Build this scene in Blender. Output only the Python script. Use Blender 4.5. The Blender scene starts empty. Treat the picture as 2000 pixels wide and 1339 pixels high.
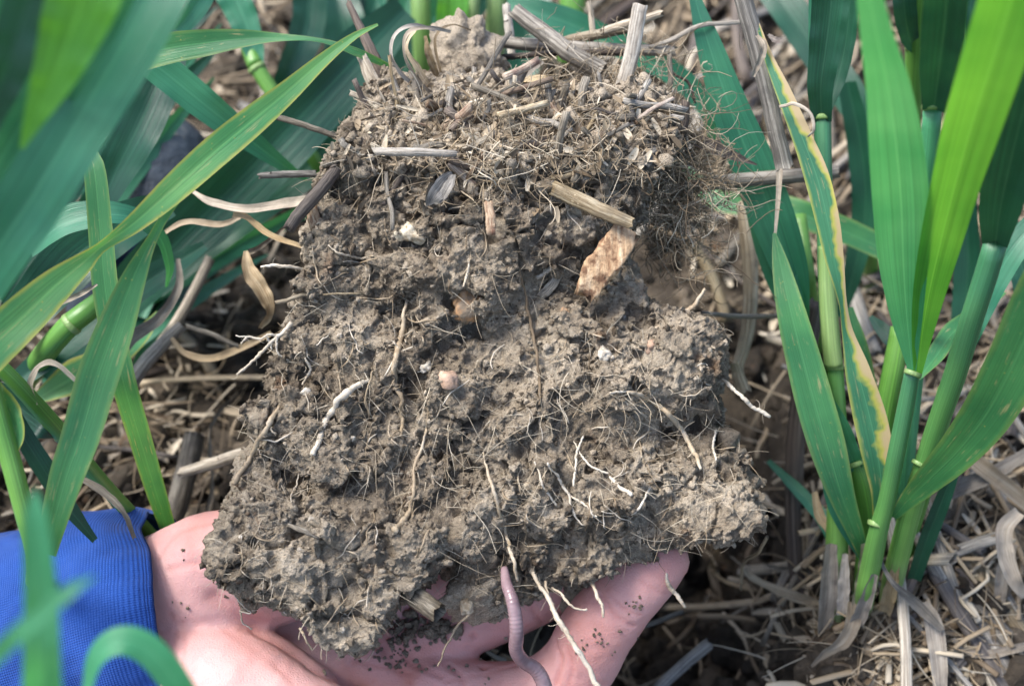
import bpy, bmesh, math, random
import numpy as np
from mathutils import Vector, Matrix
from mathutils.bvhtree import BVHTree
random.seed(7); rng = np.random.default_rng(7)
S = bpy.context.scene
COL = S.collection
R = math.radians

# ---------------------------------------------------------------- camera, sky, sun, exposure
CAM = np.array([0.0, 0.0, 0.58])
PITCH = 50.0
F = 3055.0                                   # focal length in photograph pixels
LOOK = np.array([0, math.cos(R(PITCH)), -math.sin(R(PITCH))])
UP = np.array([0, math.sin(R(PITCH)), math.cos(R(PITCH))])
RIGHT = np.array([1.0, 0, 0])
cam = bpy.data.cameras.new('camera'); co = bpy.data.objects.new('camera', cam); COL.objects.link(co)
co.location = CAM; co.rotation_euler = (R(90 - PITCH), 0, 0)
cam.lens = 55; cam.sensor_width = 36; cam.clip_start = .01; cam.clip_end = 200
cam.dof.use_dof = True; cam.dof.focus_distance = .548; cam.dof.aperture_fstop = 8.5; cam.dof.aperture_blades = 9
S.camera = co
w = bpy.data.worlds.new('World'); S.world = w; w.use_nodes = True
nt = w.node_tree; nt.nodes.clear()
sk = nt.nodes.new('ShaderNodeTexSky'); sk.sky_type = 'NISHITA'; sk.sun_disc = False
SUN_EL, SUN_AZ = 60.0, -75.0                 # azimuth measured from +Y towards +X
sk.sun_elevation = R(SUN_EL); sk.sun_rotation = R(SUN_AZ); sk.air_density = 1.0; sk.dust_density = 3.0; sk.ozone_density = 1.0
bg = nt.nodes.new('ShaderNodeBackground'); bg.inputs['Strength'].default_value = .115
ou = nt.nodes.new('ShaderNodeOutputWorld')
nt.links.new(sk.outputs[0], bg.inputs[0]); nt.links.new(bg.outputs[0], ou.inputs[0])
sd = bpy.data.lights.new('sun', 'SUN'); sd.energy = 2.1; sd.angle = R(24); sd.color = (1, .97, .92)
so = bpy.data.objects.new('sun', sd); COL.objects.link(so)
sv = Vector((math.sin(R(SUN_AZ)) * math.cos(R(SUN_EL)), math.cos(R(SUN_AZ)) * math.cos(R(SUN_EL)), math.sin(R(SUN_EL))))
so.rotation_euler = sv.to_track_quat('Z', 'Y').to_euler(); so.location = sv * 5
S.view_settings.view_transform = 'Standard'; S.view_settings.look = 'None'
S.view_settings.gamma = 1; S.view_settings.use_curve_mapping = False; S.view_settings.exposure = 1.6
S.cycles.max_bounces = 6; S.cycles.diffuse_bounces = 3; S.cycles.transmission_bounces = 3; S.cycles.transparent_max_bounces = 4

# ---------------------------------------------------------------- helpers
def P(px, py, d):
    px = np.asarray(px, float); py = np.asarray(py, float); d = np.asarray(d, float)
    return CAM + d[..., None] * (LOOK + RIGHT * ((px - 1000) / F)[..., None] - UP * ((py - 669.5) / F)[..., None])
def p1(px, py, d): return P(np.array([px]), np.array([py]), np.array([d]))[0]
def m_of(px, d): return px * d / F

def vnoise(p, seed=0):
    """smooth 3D value noise in [-1,1], p (n,3)"""
    i = np.floor(p).astype(np.int64); f = p - i; f = f * f * f * (f * (f * 6 - 15) + 10)
    def h(a, b, c):
        n = (a * 374761393 + b * 668265263 + c * 2147483647 + seed * 974634777) & 0xffffffff
        n = ((n ^ (n >> 13)) * 1274126177) & 0xffffffff
        n = ((n ^ (n >> 15)) * 2246822519) & 0xffffffff
        return ((n ^ (n >> 16)) & 0xffffff) / float(0x7fffff) - 1.0
    r = 0
    for dx in (0, 1):
        wx = f[:, 0] if dx else 1 - f[:, 0]
        for dy in (0, 1):
            wy = f[:, 1] if dy else 1 - f[:, 1]
            for dz in (0, 1):
                wz = f[:, 2] if dz else 1 - f[:, 2]
                r = r + wx * wy * wz * h(i[:, 0] + dx, i[:, 1] + dy, i[:, 2] + dz)
    return r
def turb(p, o=3, seed=0):
    r = 0; a = 1.0; t = 0
    for k in range(o): r = r + a * np.abs(vnoise(p * (2.1 ** k) + 9.1 * k, seed + k)); t += a; a *= .55
    return r / t
def cells(p, seed=0):
    """distance to the nearest wall between uneven 3D cells (F2-F1)"""
    i = np.floor(p).astype(np.int64); f1 = np.full(len(p), 9.); f2 = np.full(len(p), 9.)
    for dx in (-1, 0, 1):
        for dy in (-1, 0, 1):
            for dz in (-1, 0, 1):
                a = i[:, 0] + dx; b = i[:, 1] + dy; c = i[:, 2] + dz
                n = (a * 374761393 + b * 668265263 + c * 2147483647 + seed * 974634777) & 0xffffffff
                n = ((n ^ (n >> 13)) * 1274126177) & 0xffffffff; n = ((n ^ (n >> 15)) * 2246822519) & 0xffffffff; n ^= n >> 16
                d = np.sqrt((a + (n & 1023) / 1023. - p[:, 0]) ** 2 + (b + ((n >> 10) & 1023) / 1023. - p[:, 1]) ** 2 + (c + ((n >> 20) & 1023) / 1023. - p[:, 2]) ** 2)
                f2 = np.minimum(f2, np.maximum(f1, d)); f1 = np.minimum(f1, d)
    return f2 - f1
def fbm(p, o=4, seed=0, ridged=False):
    r = 0; a = 1.0; t = 0
    for k in range(o):
        n = vnoise(p * (2.03 ** k) + 17.3 * k, seed + k)
        if ridged: n = 1 - 2 * np.abs(n)
        r = r + a * n; t += a; a *= .52
    return r / t

def tag(o, label=None, cat=None, group=None, kind=None):
    if label: o['label'] = label
    if cat: o['category'] = cat
    if group: o['group'] = group
    if kind: o['kind'] = kind
    return o
def empty(name, loc, label, cat, group=None):
    o = bpy.data.objects.new(name, None); o.empty_display_size = .01; COL.objects.link(o); o.location = loc
    return tag(o, label, cat, group)
class MB:
    """collects vertices, faces, uv and per-vertex tone into ONE mesh"""
    def __init__(s): s.v = []; s.f = []; s.uv = []; s.t = []; s.n = 0
    def add(s, v, f, uv=None, tone=None):
        v = np.asarray(v, float); k = len(v)
        s.v.append(v); s.f.append([tuple(a + s.n for a in q) for q in f])
        s.uv.append(np.zeros((k, 2)) if uv is None else np.asarray(uv, float))
        s.t.append(np.full(k, .5) if tone is None else np.broadcast_to(np.asarray(tone, float), (k,)).copy())
        s.n += k
    def build(s, name, mat, parent=None, smooth=True, **kw):
        return make(name, np.concatenate(s.v), [q for a in s.f for q in a], mat, parent, smooth,
                    np.concatenate(s.uv), np.concatenate(s.t), **kw)
def make(name, v, f, mat, parent=None, smooth=True, uv=None, tone=None, label=None, cat=None, group=None, kind=None, origin=None):
    v = np.asarray(v, float)
    if parent is not None: org = np.array(parent.matrix_world_loc if hasattr(parent, 'matrix_world_loc') else parent['_o'] if '_o' in parent else parent.location)
    elif origin is not None: org = np.asarray(origin)
    else: org = np.array([(v[:, 0].min() + v[:, 0].max()) / 2, (v[:, 1].min() + v[:, 1].max()) / 2, v[:, 2].min()])
    me = bpy.data.meshes.new(name)
    lens = np.array([len(q) for q in f], np.int32) if not isinstance(f, np.ndarray) else np.full(len(f), f.shape[1], np.int32)
    flat = np.fromiter((i for q in f for i in q), np.int32) if not isinstance(f, np.ndarray) else f.astype(np.int32).ravel()
    me.vertices.add(len(v)); me.vertices.foreach_set('co', (v - org).astype(np.float32).ravel())
    me.loops.add(len(flat)); me.loops.foreach_set('vertex_index', flat)
    me.polygons.add(len(lens)); st = np.concatenate([[0], np.cumsum(lens)[:-1]]).astype(np.int32)
    me.polygons.foreach_set('loop_start', st); me.update(calc_edges=True)
    if smooth: me.polygons.foreach_set('use_smooth', np.ones(len(lens), bool))
    if uv is not None:
        l = me.uv_layers.new(name='UVMap'); l.data.foreach_set('uv', np.asarray(uv, np.float32)[flat].ravel())
    if tone is not None:
        a = me.attributes.new('tone', 'FLOAT', 'POINT'); a.data.foreach_set('value', np.asarray(tone, np.float32))
    me.materials.append(mat)
    o = bpy.data.objects.new(name, me); COL.objects.link(o)
    if parent is not None:
        o.parent = parent
        o['_o'] = [float(x) for x in org]
    else: o.location = org
    return tag(o, label, cat, group, kind)

def spline(pts, n):
    """Catmull-Rom through rows of pts, resampled to n rows evenly along the first 3 columns"""
    p = np.asarray(pts, float)
    if len(p) == 2: q = np.linspace(p[0], p[1], 24)
    else:
        e = np.vstack([2 * p[0] - p[1], p, 2 * p[-1] - p[-2]]); out = []
        for i in range(1, len(e) - 2):
            t = np.linspace(0, 1, 16, endpoint=False)[:, None]; a, b, c, d = e[i - 1], e[i], e[i + 1], e[i + 2]
            out.append(.5 * ((2 * b) + (c - a) * t + (2 * a - 5 * b + 4 * c - d) * t ** 2 + (3 * b - a - 3 * c + d) * t ** 3))
        q = np.vstack(out + [p[-1:]])
    L = np.concatenate([[0], np.cumsum(np.linalg.norm(np.diff(q[:, :3], axis=0), axis=1))])
    s = np.linspace(0, L[-1], n)
    return np.stack([np.interp(s, L, q[:, k]) for k in range(q.shape[1])], 1)
def nrm(a): return a / (np.linalg.norm(a, axis=-1, keepdims=True) + 1e-12)
def frames(c, ref=None):
    t = nrm(np.gradient(c, axis=0))
    v = nrm(CAM - c) if ref is None else np.broadcast_to(ref, c.shape)
    s = nrm(np.cross(t, v)); n = np.cross(s, t)
    return t, s, n
def tube(c, r, k=8, flat=1.0, ridge=0, hollow=False, cap=True, jag=0, seed=0, ref=None, sq=1.0):
    """c (n,3), r (n,) -> verts, faces, uv"""
    n = len(c); r = np.broadcast_to(r, (n,)).astype(float)
    t, s, b = frames(c, ref)
    a = np.linspace(0, 2 * np.pi, k, endpoint=False)
    rr = 1 + ridge * np.cos(a * 7 + 1) + ridge * .6 * np.sin(a * 4)
    ca = np.sign(np.cos(a)) * np.abs(np.cos(a)) ** sq; sa = np.sign(np.sin(a)) * np.abs(np.sin(a)) ** sq
    ring = (s[:, None] * ca[None, :, None] + b[:, None] * sa[None, :, None] * flat) * (r[:, None] * rr[None])[..., None]
    V = c[:, None] + ring
    g = np.random.default_rng(seed)
    if jag: V[0] -= t[0] * (g.random(k) * jag)[:, None]; V[-1] += t[-1] * (g.random(k) * jag)[:, None]
    uv = np.stack(np.broadcast_arrays((np.arange(k) / k)[None], np.linspace(0, 1, n)[:, None]), -1).reshape(-1, 2)
    V = V.reshape(-1, 3)
    f = [(i * k + j, i * k + (j + 1) % k, (i + 1) * k + (j + 1) % k, (i + 1) * k + j) for i in range(n - 1) for j in range(k)]
    if hollow:
        for e, (i, sg) in enumerate(((0, 1), (n - 1, -1))):
            base = len(V); ctr = c[i]; o = V[i * k:(i + 1) * k]
            a1 = ctr + (o - ctr) * .74; a2 = a1 + t[i] * sg * r[i] * 4
            V = np.vstack([V, a1, a2]); uv = np.vstack([uv, uv[i * k:(i + 1) * k], uv[i * k:(i + 1) * k]])
            for j in range(k):
                j2 = (j + 1) % k
                f.append((i * k + j, base + j, base + j2, i * k + j2)); f.append((base + j, base + k + j, base + k + j2, base + j2))
            f.append(tuple(base + k + j for j in range(k)))
    elif cap:
        f.append(tuple(range(k))[::-1]); f.append(tuple((n - 1) * k + j for j in range(k)))
    return V, f, uv
def ribbon(c, w, nu=6, fold=.25, roll=None, thick=0, wave=0, seed=0, ref=None, curl=0):
    """leaf blade: c (n,3) midline, w (n,) full width"""
    n = len(c); t, s, b = frames(c, ref)
    if roll is not None:
        ro = np.broadcast_to(roll, (n,)); s, b = s * np.cos(ro)[:, None] + b * np.sin(ro)[:, None], b * np.cos(ro)[:, None] - s * np.sin(ro)[:, None]
    u = np.linspace(-1, 1, nu + 1)
    g = np.random.default_rng(seed); ph = g.random(4) * 6.28
    ss = np.linspace(0, 1, n)
    wv = wave * (np.sin(ss * 23 + ph[0])[:, None] * u[None] + .6 * np.sin(ss * 41 + ph[1])[:, None] * (u ** 2)[None])
    V = c[:, None] + s[:, None] * (u[None, :, None] * (w[:, None, None] / 2)) + b[:, None] * ((fold * np.abs(u)[None] - curl * (u ** 2)[None] + wv) * w[:, None] / 2)[..., None]
    uv = np.stack(np.broadcast_arrays(((u + 1) / 2)[None], ss[:, None]), -1).reshape(-1, 2)
    k = nu + 1
    f = [(i * k + j, i * k + j + 1, (i + 1) * k + j + 1, (i + 1) * k + j) for i in range(n - 1) for j in range(nu)]
    return V.reshape(-1, 3), f, uv
_ico = {}
def ico(sub):
    if sub not in _ico:
        bm = bmesh.new(); bmesh.ops.create_icosphere(bm, subdivisions=sub, radius=1)
        bm.verts.ensure_lookup_table()
        _ico[sub] = (np.array([v.co[:] for v in bm.verts]), np.array([[v.index for v in f.verts] for f in bm.faces])); bm.free()
    return _ico[sub]
def rot(g):
    q = g.normal(size=4); q /= np.linalg.norm(q); a, b, c, d = q
    return np.array([[1-2*(c*c+d*d), 2*(b*c-a*d), 2*(b*d+a*c)], [2*(b*c+a*d), 1-2*(b*b+d*d), 2*(c*d-a*b)], [2*(b*d-a*c), 2*(c*d+a*b), 1-2*(b*b+c*c)]])
def rocks(centres, radii, sub=1, amp=.35, freq=1.3, seed=0, squash=.35):
    """many uneven lumps at once -> verts (N*k,3), tri faces, lump index per vertex"""
    g = np.random.default_rng(seed); v0, f0 = ico(sub); N = len(centres); k = len(v0)
    off = g.random((N, 3)) * 100
    q = (v0[None] * freq + off[:, None]).reshape(-1, 3)
    d = 1 + amp * vnoise(q, seed) + amp * .5 * vnoise(q * 2.1, seed + 5)
    V = v0[None] * d.reshape(N, k, 1)
    V = V * (1 + squash * (g.random((N, 1, 3)) * 2 - 1))
    M = np.stack([rot(g) for _ in range(N)])
    V = np.einsum('nij,nkj->nki', M, V) * np.asarray(radii)[:, None, None] + np.asarray(centres)[:, None]
    f = (f0[None] + (np.arange(N) * k)[:, None, None]).reshape(-1, 3)
    return V.reshape(-1, 3), f, np.repeat(np.arange(N), k)
def voxel(v, f, size, adapt=0):
    me = bpy.data.meshes.new('tmp'); me.from_pydata([], [], [])
    o = make('tmp', v, f, mats['soil'], origin=(0, 0, 0), smooth=False)
    m = o.modifiers.new('r', 'REMESH'); m.mode = 'VOXEL'; m.voxel_size = size; m.adaptivity = adapt
    dg = bpy.context.evaluated_depsgraph_get(); e = o.evaluated_get(dg); r = e.to_mesh()
    V = np.empty(len(r.vertices) * 3, np.float32); r.vertices.foreach_get('co', V); V = V.reshape(-1, 3).astype(float)
    n = len(r.polygons); L = np.empty(len(r.loops), np.int32); r.loops.foreach_get('vertex_index', L)
    ok = len(L) == n * 4
    Fc = L.reshape(-1, 4) if ok else [tuple(p.vertices) for p in r.polygons]
    e.to_mesh_clear(); me2 = o.data; bpy.data.objects.remove(o); bpy.data.meshes.remove(me2); bpy.data.meshes.remove(me)
    return V, Fc
def vnormals(V, Fq):
    a = V[Fq[:, 2]] - V[Fq[:, 0]]; b = V[Fq[:, 3]] - V[Fq[:, 1]]; fn = np.cross(a, b)
    N = np.zeros_like(V)
    for k in range(4):
        for c in range(3): N[:, c] += np.bincount(Fq[:, k], fn[:, c], len(V))
    return nrm(N)
def smooth_mesh(V, Fq, it, lam=.5):
    n = len(V); E = np.vstack([Fq[:, [0, 1]], Fq[:, [1, 2]], Fq[:, [2, 3]], Fq[:, [3, 0]]])
    cnt = np.bincount(E[:, 0], minlength=n) + np.bincount(E[:, 1], minlength=n)
    for _ in range(it):
        A = np.stack([np.bincount(E[:, 0], V[E[:, 1], c], n) + np.bincount(E[:, 1], V[E[:, 0], c], n) for c in range(3)], 1) / cnt[:, None]
        V = V + lam * (A - V)
    return V
def inpoly(x, y, poly):
    x = np.asarray(x, float); y = np.asarray(y, float); r = np.zeros(x.shape, bool)
    n = len(poly)
    for i in range(n):
        x1, y1 = poly[i]; x2, y2 = poly[(i + 1) % n]
        c = ((y1 > y) != (y2 > y)) & (x < (x2 - x1) * (y - y1) / (y2 - y1 + 1e-9) + x1)
        r ^= c
    return r
def edgedist(x, y, poly):
    x = np.asarray(x, float)[:, None]; y = np.asarray(y, float)[:, None]
    a = np.array(poly, float); b = np.roll(a, -1, 0); d = b - a
    t = np.clip(((x - a[:, 0]) * d[:, 0] + (y - a[:, 1]) * d[:, 1]) / (d ** 2).sum(1), 0, 1)
    return np.sqrt((x - a[:, 0] - t * d[:, 0]) ** 2 + (y - a[:, 1] - t * d[:, 1]) ** 2).min(1)

# ---------------------------------------------------------------- materials
mats = {}
class NT:
    def __init__(s, name, rough=.6, spec=.4):
        s.m = bpy.data.materials.new(name); s.m.use_nodes = True; s.t = s.m.node_tree
        s.b = s.t.nodes['Principled BSDF']; s.b.inputs['Roughness'].default_value = rough; s.b.inputs['Specular IOR Level'].default_value = spec
        s.out = s.t.nodes['Material Output']; mats[name] = s.m
    def n(s, t, **k):
        o = s.t.nodes.new(t)
        for a, b in k.items(): setattr(o, a, b)
        return o
    def l(s, a, b): s.t.links.new(a, b)
    def coords(s, kind='Object', scale=(1, 1, 1)):
        tc = s.n('ShaderNodeTexCoord'); mp = s.n('ShaderNodeMapping'); mp.inputs['Scale'].default_value = scale
        s.l(tc.outputs[kind], mp.inputs['Vector']); return mp.outputs[0]
    def noise(s, vec, scale, detail=4, rough=.6, out='Fac'):
        o = s.n('ShaderNodeTexNoise'); o.inputs['Scale'].default_value = scale; o.inputs['Detail'].default_value = detail
        o.inputs['Roughness'].default_value = rough; s.l(vec, o.inputs['Vector']); return o.outputs[out]
    def voro(s, vec, scale, feat='F1', out='Distance'):
        o = s.n('ShaderNodeTexVoronoi', feature=feat); o.inputs['Scale'].default_value = scale; s.l(vec, o.inputs['Vector']); return o.outputs[out]
    def ramp(s, fac, stops):
        o = s.n('ShaderNodeValToRGB'); e = o.color_ramp.elements
        while len(e) < len(stops): e.new(.5)
        for q, (p, c) in zip(e, stops): q.position = p; q.color = (*c, 1) if hasattr(c, '__len__') else (c, c, c, 1)
        s.l(fac, o.inputs[0]); return o.outputs[0]
    def mix(s, f, a, b, mode='MIX'):
        o = s.n('ShaderNodeMix', data_type='RGBA', blend_type=mode)
        for k, x in ((0, f), (6, a), (7, b)):
            if hasattr(x, 'node'): s.l(x, o.inputs[k])
            elif k == 0: o.inputs[0].default_value = x
            else: o.inputs[k].default_value = (*x, 1)
        return o.outputs[2]
    def math(s, op, a, b=0, c=0):
        o = s.n('ShaderNodeMath', operation=op)
        for k, x in enumerate((a, b, c)):
            if hasattr(x, 'node'): s.l(x, o.inputs[k])
            else: o.inputs[k].default_value = x
        return o.outputs[0]
    def attr(s, name='tone'): o = s.n('ShaderNodeAttribute', attribute_name=name); return o.outputs['Fac']
    def rnd(s): return s.n('ShaderNodeObjectInfo').outputs['Random']
    def bump(s, h, strength=.5, dist=.001, prev=None):
        o = s.n('ShaderNodeBump'); o.inputs['Strength'].default_value = strength; o.inputs['Distance'].default_value = dist
        s.l(h, o.inputs['Height'])
        if prev: s.l(prev, o.inputs['Normal'])
        return o.outputs[0]
    def color(s, c): s.l(c, s.b.inputs['Base Color']) if hasattr(c, 'node') else setattr(s.b.inputs['Base Color'], 'default_value', (*c, 1))
    def normal(s, x): s.l(x, s.b.inputs['Normal'])
    def uv(s):
        u = s.n('ShaderNodeUVMap'); sp = s.n('ShaderNodeSeparateXYZ'); s.l(u.outputs[0], sp.inputs[0]); return u.outputs[0], sp.outputs[0], sp.outputs[1]

def soil_mat(name, dark, mid, light, rough=.85, wet=.0):
    q = NT(name, rough, .25); v = q.coords('Object')
    n1 = q.noise(v, 45, 3, .55); n2 = q.noise(v, 420, 6, .7); n3 = q.noise(v, 1700, 3, .7)
    f = q.math('ADD', q.math('MULTIPLY', n1, .9), q.math('MULTIPLY', n2, .75)); f = q.math('ADD', f, q.math('MULTIPLY', q.attr(), .55))
    c = q.ramp(q.math('MULTIPLY', f, .46), [(.38, dark), (.5, mid), (.63, light)])
    sp = q.ramp(q.voro(v, 900), [(.0, 1), (.16, 0)]); pick = q.ramp(q.noise(v, 300, 2), [(.56, 0), (.62, 1)])
    c = q.mix(q.math('MULTIPLY', sp, pick), c, (.42, .37, .30))
    c = q.mix(q.math('MULTIPLY', q.ramp(n3, [(.35, 1), (.5, 0)]), .45), c, (.05, .038, .028))
    ob = q.ramp(q.noise(v, 75, 3, .5), [(.66, 0), (.74, 1)]); c = q.mix(q.math('MULTIPLY', ob, .35), c, (.27, .13, .055))
    q.color(c)
    q.l(q.ramp(n2, [(.3, .55), (.6, .95)]), q.b.inputs['Roughness'])
    q.normal(q.bump(n3, 1.0, .0010, q.bump(n2, 1.0, .0022)))
soil_mat('soil', (.120, .093, .066), (.345, .285, .212), (.57, .485, .375))
soil_mat('ground_soil', (.025, .020, .015), (.075, .060, .044), (.19, .153, .112))

def straw_mat(name, cols, mold=.5, rough=.55, mc=(.07, .062, .055)):
    q = NT(name, rough, .35); uvv, u, vv = q.uv()
    mp = q.n('ShaderNodeMapping'); mp.inputs['Scale'].default_value = (16, 1.6, 1); q.l(uvv, mp.inputs[0])
    add = q.n('ShaderNodeVectorMath', operation='ADD'); q.l(mp.outputs[0], add.inputs[0]); q.l(q.rnd(), add.inputs[1]); sc = q.n('ShaderNodeVectorMath', operation='SCALE'); 
    st = q.noise(add.outputs[0], 1.6, 4, .65); v = q.coords('Object'); blo = q.noise(v, 130, 5, .65); fine = q.noise(v, 900, 3, .6)
    c = q.ramp(st, [(.36, cols[0]), (.5, tuple(.82 * x for x in cols[1])), (.62, tuple(.82 * x for x in cols[2]))])
    c = q.mix(q.math('MULTIPLY', q.ramp(blo, [(.5, 0), (.68, 1)]), mold), c, mc)
    hv = q.n('ShaderNodeHueSaturation'); q.l(c, hv.inputs['Color']); q.l(q.math('ADD', q.math('MULTIPLY', q.rnd(), .78), .42), hv.inputs['Value'])
    q.l(q.math('ADD', q.math('MULTIPLY', q.math('FRACT', q.math('MULTIPLY', q.rnd(), 37)), .8), .45), hv.inputs['Saturation'])
    q.color(hv.outputs[0]); q.normal(q.bump(fine, .4, .0004, q.bump(st, .7, .0006)))
straw_mat('straw_grey', ((.10, .086, .066), (.27, .235, .185), (.50, .45, .365)))
straw_mat('straw_tan', ((.17, .125, .075), (.40, .32, .21), (.62, .54, .40)), .4)
straw_mat('straw_dark', ((.045, .034, .028), (.11, .085, .07), (.20, .16, .13)), .5)
straw_mat('dry_leaf', ((.24, .16, .09), (.44, .345, .22), (.60, .50, .36)), .35)
straw_mat('chip_wood', ((.18, .09, .05), (.44, .31, .20), (.60, .47, .33)), .85, mc=(.15, .055, .03))

def leaf_mat(name, base, bright, edge=0, spots=0, dead=0, trans=.35, rough=.38, seed=0, grad=False):
    q = NT(name, rough, .6); uvv, u, vv = q.uv()
    mp = q.n('ShaderNodeMapping'); mp.inputs['Scale'].default_value = (42, 1.0, 1); mp.inputs['Location'].default_value = (seed, seed * 3, 0); q.l(uvv, mp.inputs[0])
    vein = q.noise(mp.outputs[0], 1.0, 3, .6)
    ow = q.coords('Object'); big = q.noise(ow, 28, 3, .5); fine = q.noise(ow, 1300, 2, .6)
    c = q.mix(q.ramp(big, [(.35, 0), (.65, 1)]), base, bright)
    if grad: c = q.mix(.82, c, q.ramp(q.math('ADD', vv, q.math('MULTIPLY', q.math('SUBTRACT', big, .5), .3)), [(.05, (.040, .165, .095)), (.42, (.085, .235, .065)), (.75, (.16, .33, .07)), (.93, (.34, .42, .20))]))
    hv = q.n('ShaderNodeHueSaturation'); q.l(c, hv.inputs['Color']); q.l(q.ramp(vein, [(.3, .74), (.7, 1.22)]), hv.inputs['Value']); c = hv.outputs[0]
    mid = q.math('ABSOLUTE', q.math('SUBTRACT', u, .5)); c = q.mix(q.ramp(mid, [(.0, .55), (.03, 0)]), c, tuple(x * 1.35 + .02 for x in bright))
    if edge or spots or dead:
        eu = q.math('ADD', mid, q.math('MULTIPLY', q.math('SUBTRACT', q.noise(ow, 120, 3), .5), .16))
        if edge:
            c = q.mix(q.ramp(eu, [(.37, 0), (.485, edge * .85)]), c, (.42, .42, .08))
            c = q.mix(q.ramp(eu, [(.485, 0), (.52, edge * .7)]), c, (.46, .36, .18))
        if spots:
            mp2 = q.n('ShaderNodeMapping'); mp2.inputs['Scale'].default_value = (5, 16, 1); mp2.inputs['Location'].default_value = (seed * 2, seed, 0); q.l(uvv, mp2.inputs[0])
            s1 = q.noise(mp2.outputs[0], 1.0, 4, .6); sm = q.ramp(s1, [(.54, 0), (.66, 1)])
            mp3 = q.n('ShaderNodeMapping'); mp3.inputs['Scale'].default_value = (38, 4, 1); q.l(uvv, mp3.inputs[0])
            st = q.ramp(q.noise(mp3.outputs[0], 1, 2), [(.55, 0), (.64, 1)])
            c = q.mix(q.math('MULTIPLY', q.math('MULTIPLY', sm, st), spots), c, (.50, .40, .22))
            fl = q.ramp(q.voro(ow, 330), [(.0, 1), (.13, 0)]); pk = q.ramp(q.noise(ow, 90, 2), [(.48, 0), (.60, 1)])
            c = q.mix(q.math('MULTIPLY', q.math('MULTIPLY', fl, pk), spots), c, (.52, .45, .10))
        if dead:
            dm = q.math('ADD', q.math('MULTIPLY', q.noise(ow, 38, 4, .6), 1.0), q.math('MULTIPLY', q.math('SUBTRACT', .36, u), .5))
            c = q.mix(q.ramp(dm, [(.50, 0), (.58, dead)]), c, (.42, .40, .07)); c = q.mix(q.ramp(dm, [(.57, 0), (.66, dead)]), c, (.46, .35, .23))
    q.color(c); q.normal(q.bump(fine, .15, .0003, q.bump(vein, .4, .0006)))
    tr = q.n('ShaderNodeBsdfTranslucent'); tc = q.n('ShaderNodeMix', data_type='RGBA', blend_type='MULTIPLY'); tc.inputs[0].default_value = 1
    q.l(c, tc.inputs[6]); tc.inputs[7].default_value = (2.3, 1.9, .75, 1); q.l(tc.outputs[2], tr.inputs[0])
    mx = q.n('ShaderNodeMixShader'); mx.inputs[0].default_value = trans; q.l(q.b.outputs[0], mx.inputs[1]); q.l(tr.outputs[0], mx.inputs[2]); q.l(mx.outputs[0], q.out.inputs[0])
leaf_mat('leaf_blue', (.020, .135, .085), (.042, .20, .115), seed=1)
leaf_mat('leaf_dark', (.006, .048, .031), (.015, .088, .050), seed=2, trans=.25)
leaf_mat('leaf_mid', (.030, .155, .062), (.062, .235, .085), spots=.6, edge=.22, seed=3)
leaf_mat('leaf_bright', (.070, .27, .04), (.115, .36, .055), seed=4, trans=.45)
leaf_mat('leaf_pale', (.050, .27, .135), (.085, .34, .18), seed=5, trans=.4)
leaf_mat('leaf_edged', (.060, .25, .10), (.15, .38, .13), edge=.9, spots=1.0, seed=6)
leaf_mat('leaf_dying', (.032, .15, .082), (.055, .21, .11), edge=.8, spots=.9, dead=.9, seed=7)
leaf_mat('stem_green', (.075, .22, .035), (.14, .32, .06), seed=8, trans=.15)
leaf_mat('stem_grad', (.09, .29, .06), (.14, .36, .08), seed=11, trans=.12, grad=True)
leaf_mat('stem_pale', (.17, .30, .09), (.26, .37, .15), seed=9, trans=.15)
leaf_mat('stem_blue', (.05, .24, .11), (.09, .32, .15), seed=10, trans=.15)

q = NT('rotten_wood', .8, .2); v = q.coords('Object', (1, 1, 1)); mpw = q.n('ShaderNodeMapping'); mpw.inputs['Rotation'].default_value = (0, 0, R(-35)); mpw.inputs['Scale'].default_value = (500, 90, 90); q.l(v, mpw.inputs[0]); g1 = q.noise(mpw.outputs[0], 1, 4, .6)
c = q.ramp(g1, [(.3, (.22, .12, .065)), (.5, (.44, .30, .18)), (.68, (.60, .46, .31))]); c = q.mix(q.ramp(q.noise(v, 190, 4, .6), [(.49, 0), (.62, .9)]), c, (.12, .06, .035)); q.color(c); q.normal(q.bump(g1, .9, .001, q.bump(q.noise(v, 900, 3), .6, .0006)))
q = NT('root_white', .5, .4); v = q.coords('Object'); t = q.attr()
c = q.ramp(q.math('ADD', q.math('MULTIPLY', q.noise(v, 260, 4, .6), .5), q.math('MULTIPLY', t, .62)), [(.30, (.18, .13, .08)), (.55, (.33, .26, .175)), (.90, (.54, .49, .41))])
q.color(c); q.normal(q.bump(q.noise(v, 1500, 3), .5, .0004)); q.b.inputs['Subsurface Weight'].default_value = .1; q.b.inputs['Subsurface Radius'].default_value = (.001, .0008, .0005)
q = NT('fibre', .65, .3); v = q.coords('Object')
q.color(q.ramp(q.attr(), [(.1, (.13, .095, .06)), (.5, (.30, .235, .155)), (.95, (.52, .46, .36))]))
q = NT('white_mineral', .5, .4); v = q.coords('Object'); q.color(q.ramp(q.noise(v, 700, 4), [(.35, (.25, .21, .16)), (.62, (.54, .50, .43))])); q.normal(q.bump(q.noise(v, 900, 4), .6, .0006))
q = NT('orange_stone', .7, .3); v = q.coords('Object'); q.color(q.ramp(q.noise(v, 260, 5), [(.42, (.20, .155, .11)), (.5, (.27, .18, .11)), (.62, (.42, .24, .12))])); q.normal(q.bump(q.noise(v, 700, 4), .7, .0007))
q = NT('pink_stone', .7, .3); v = q.coords('Object'); q.color(q.ramp(q.noise(v, 260, 5), [(.38, (.30, .20, .14)), (.62, (.52, .36, .27))])); q.normal(q.bump(q.noise(v, 700, 4), .7, .0007))
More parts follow.
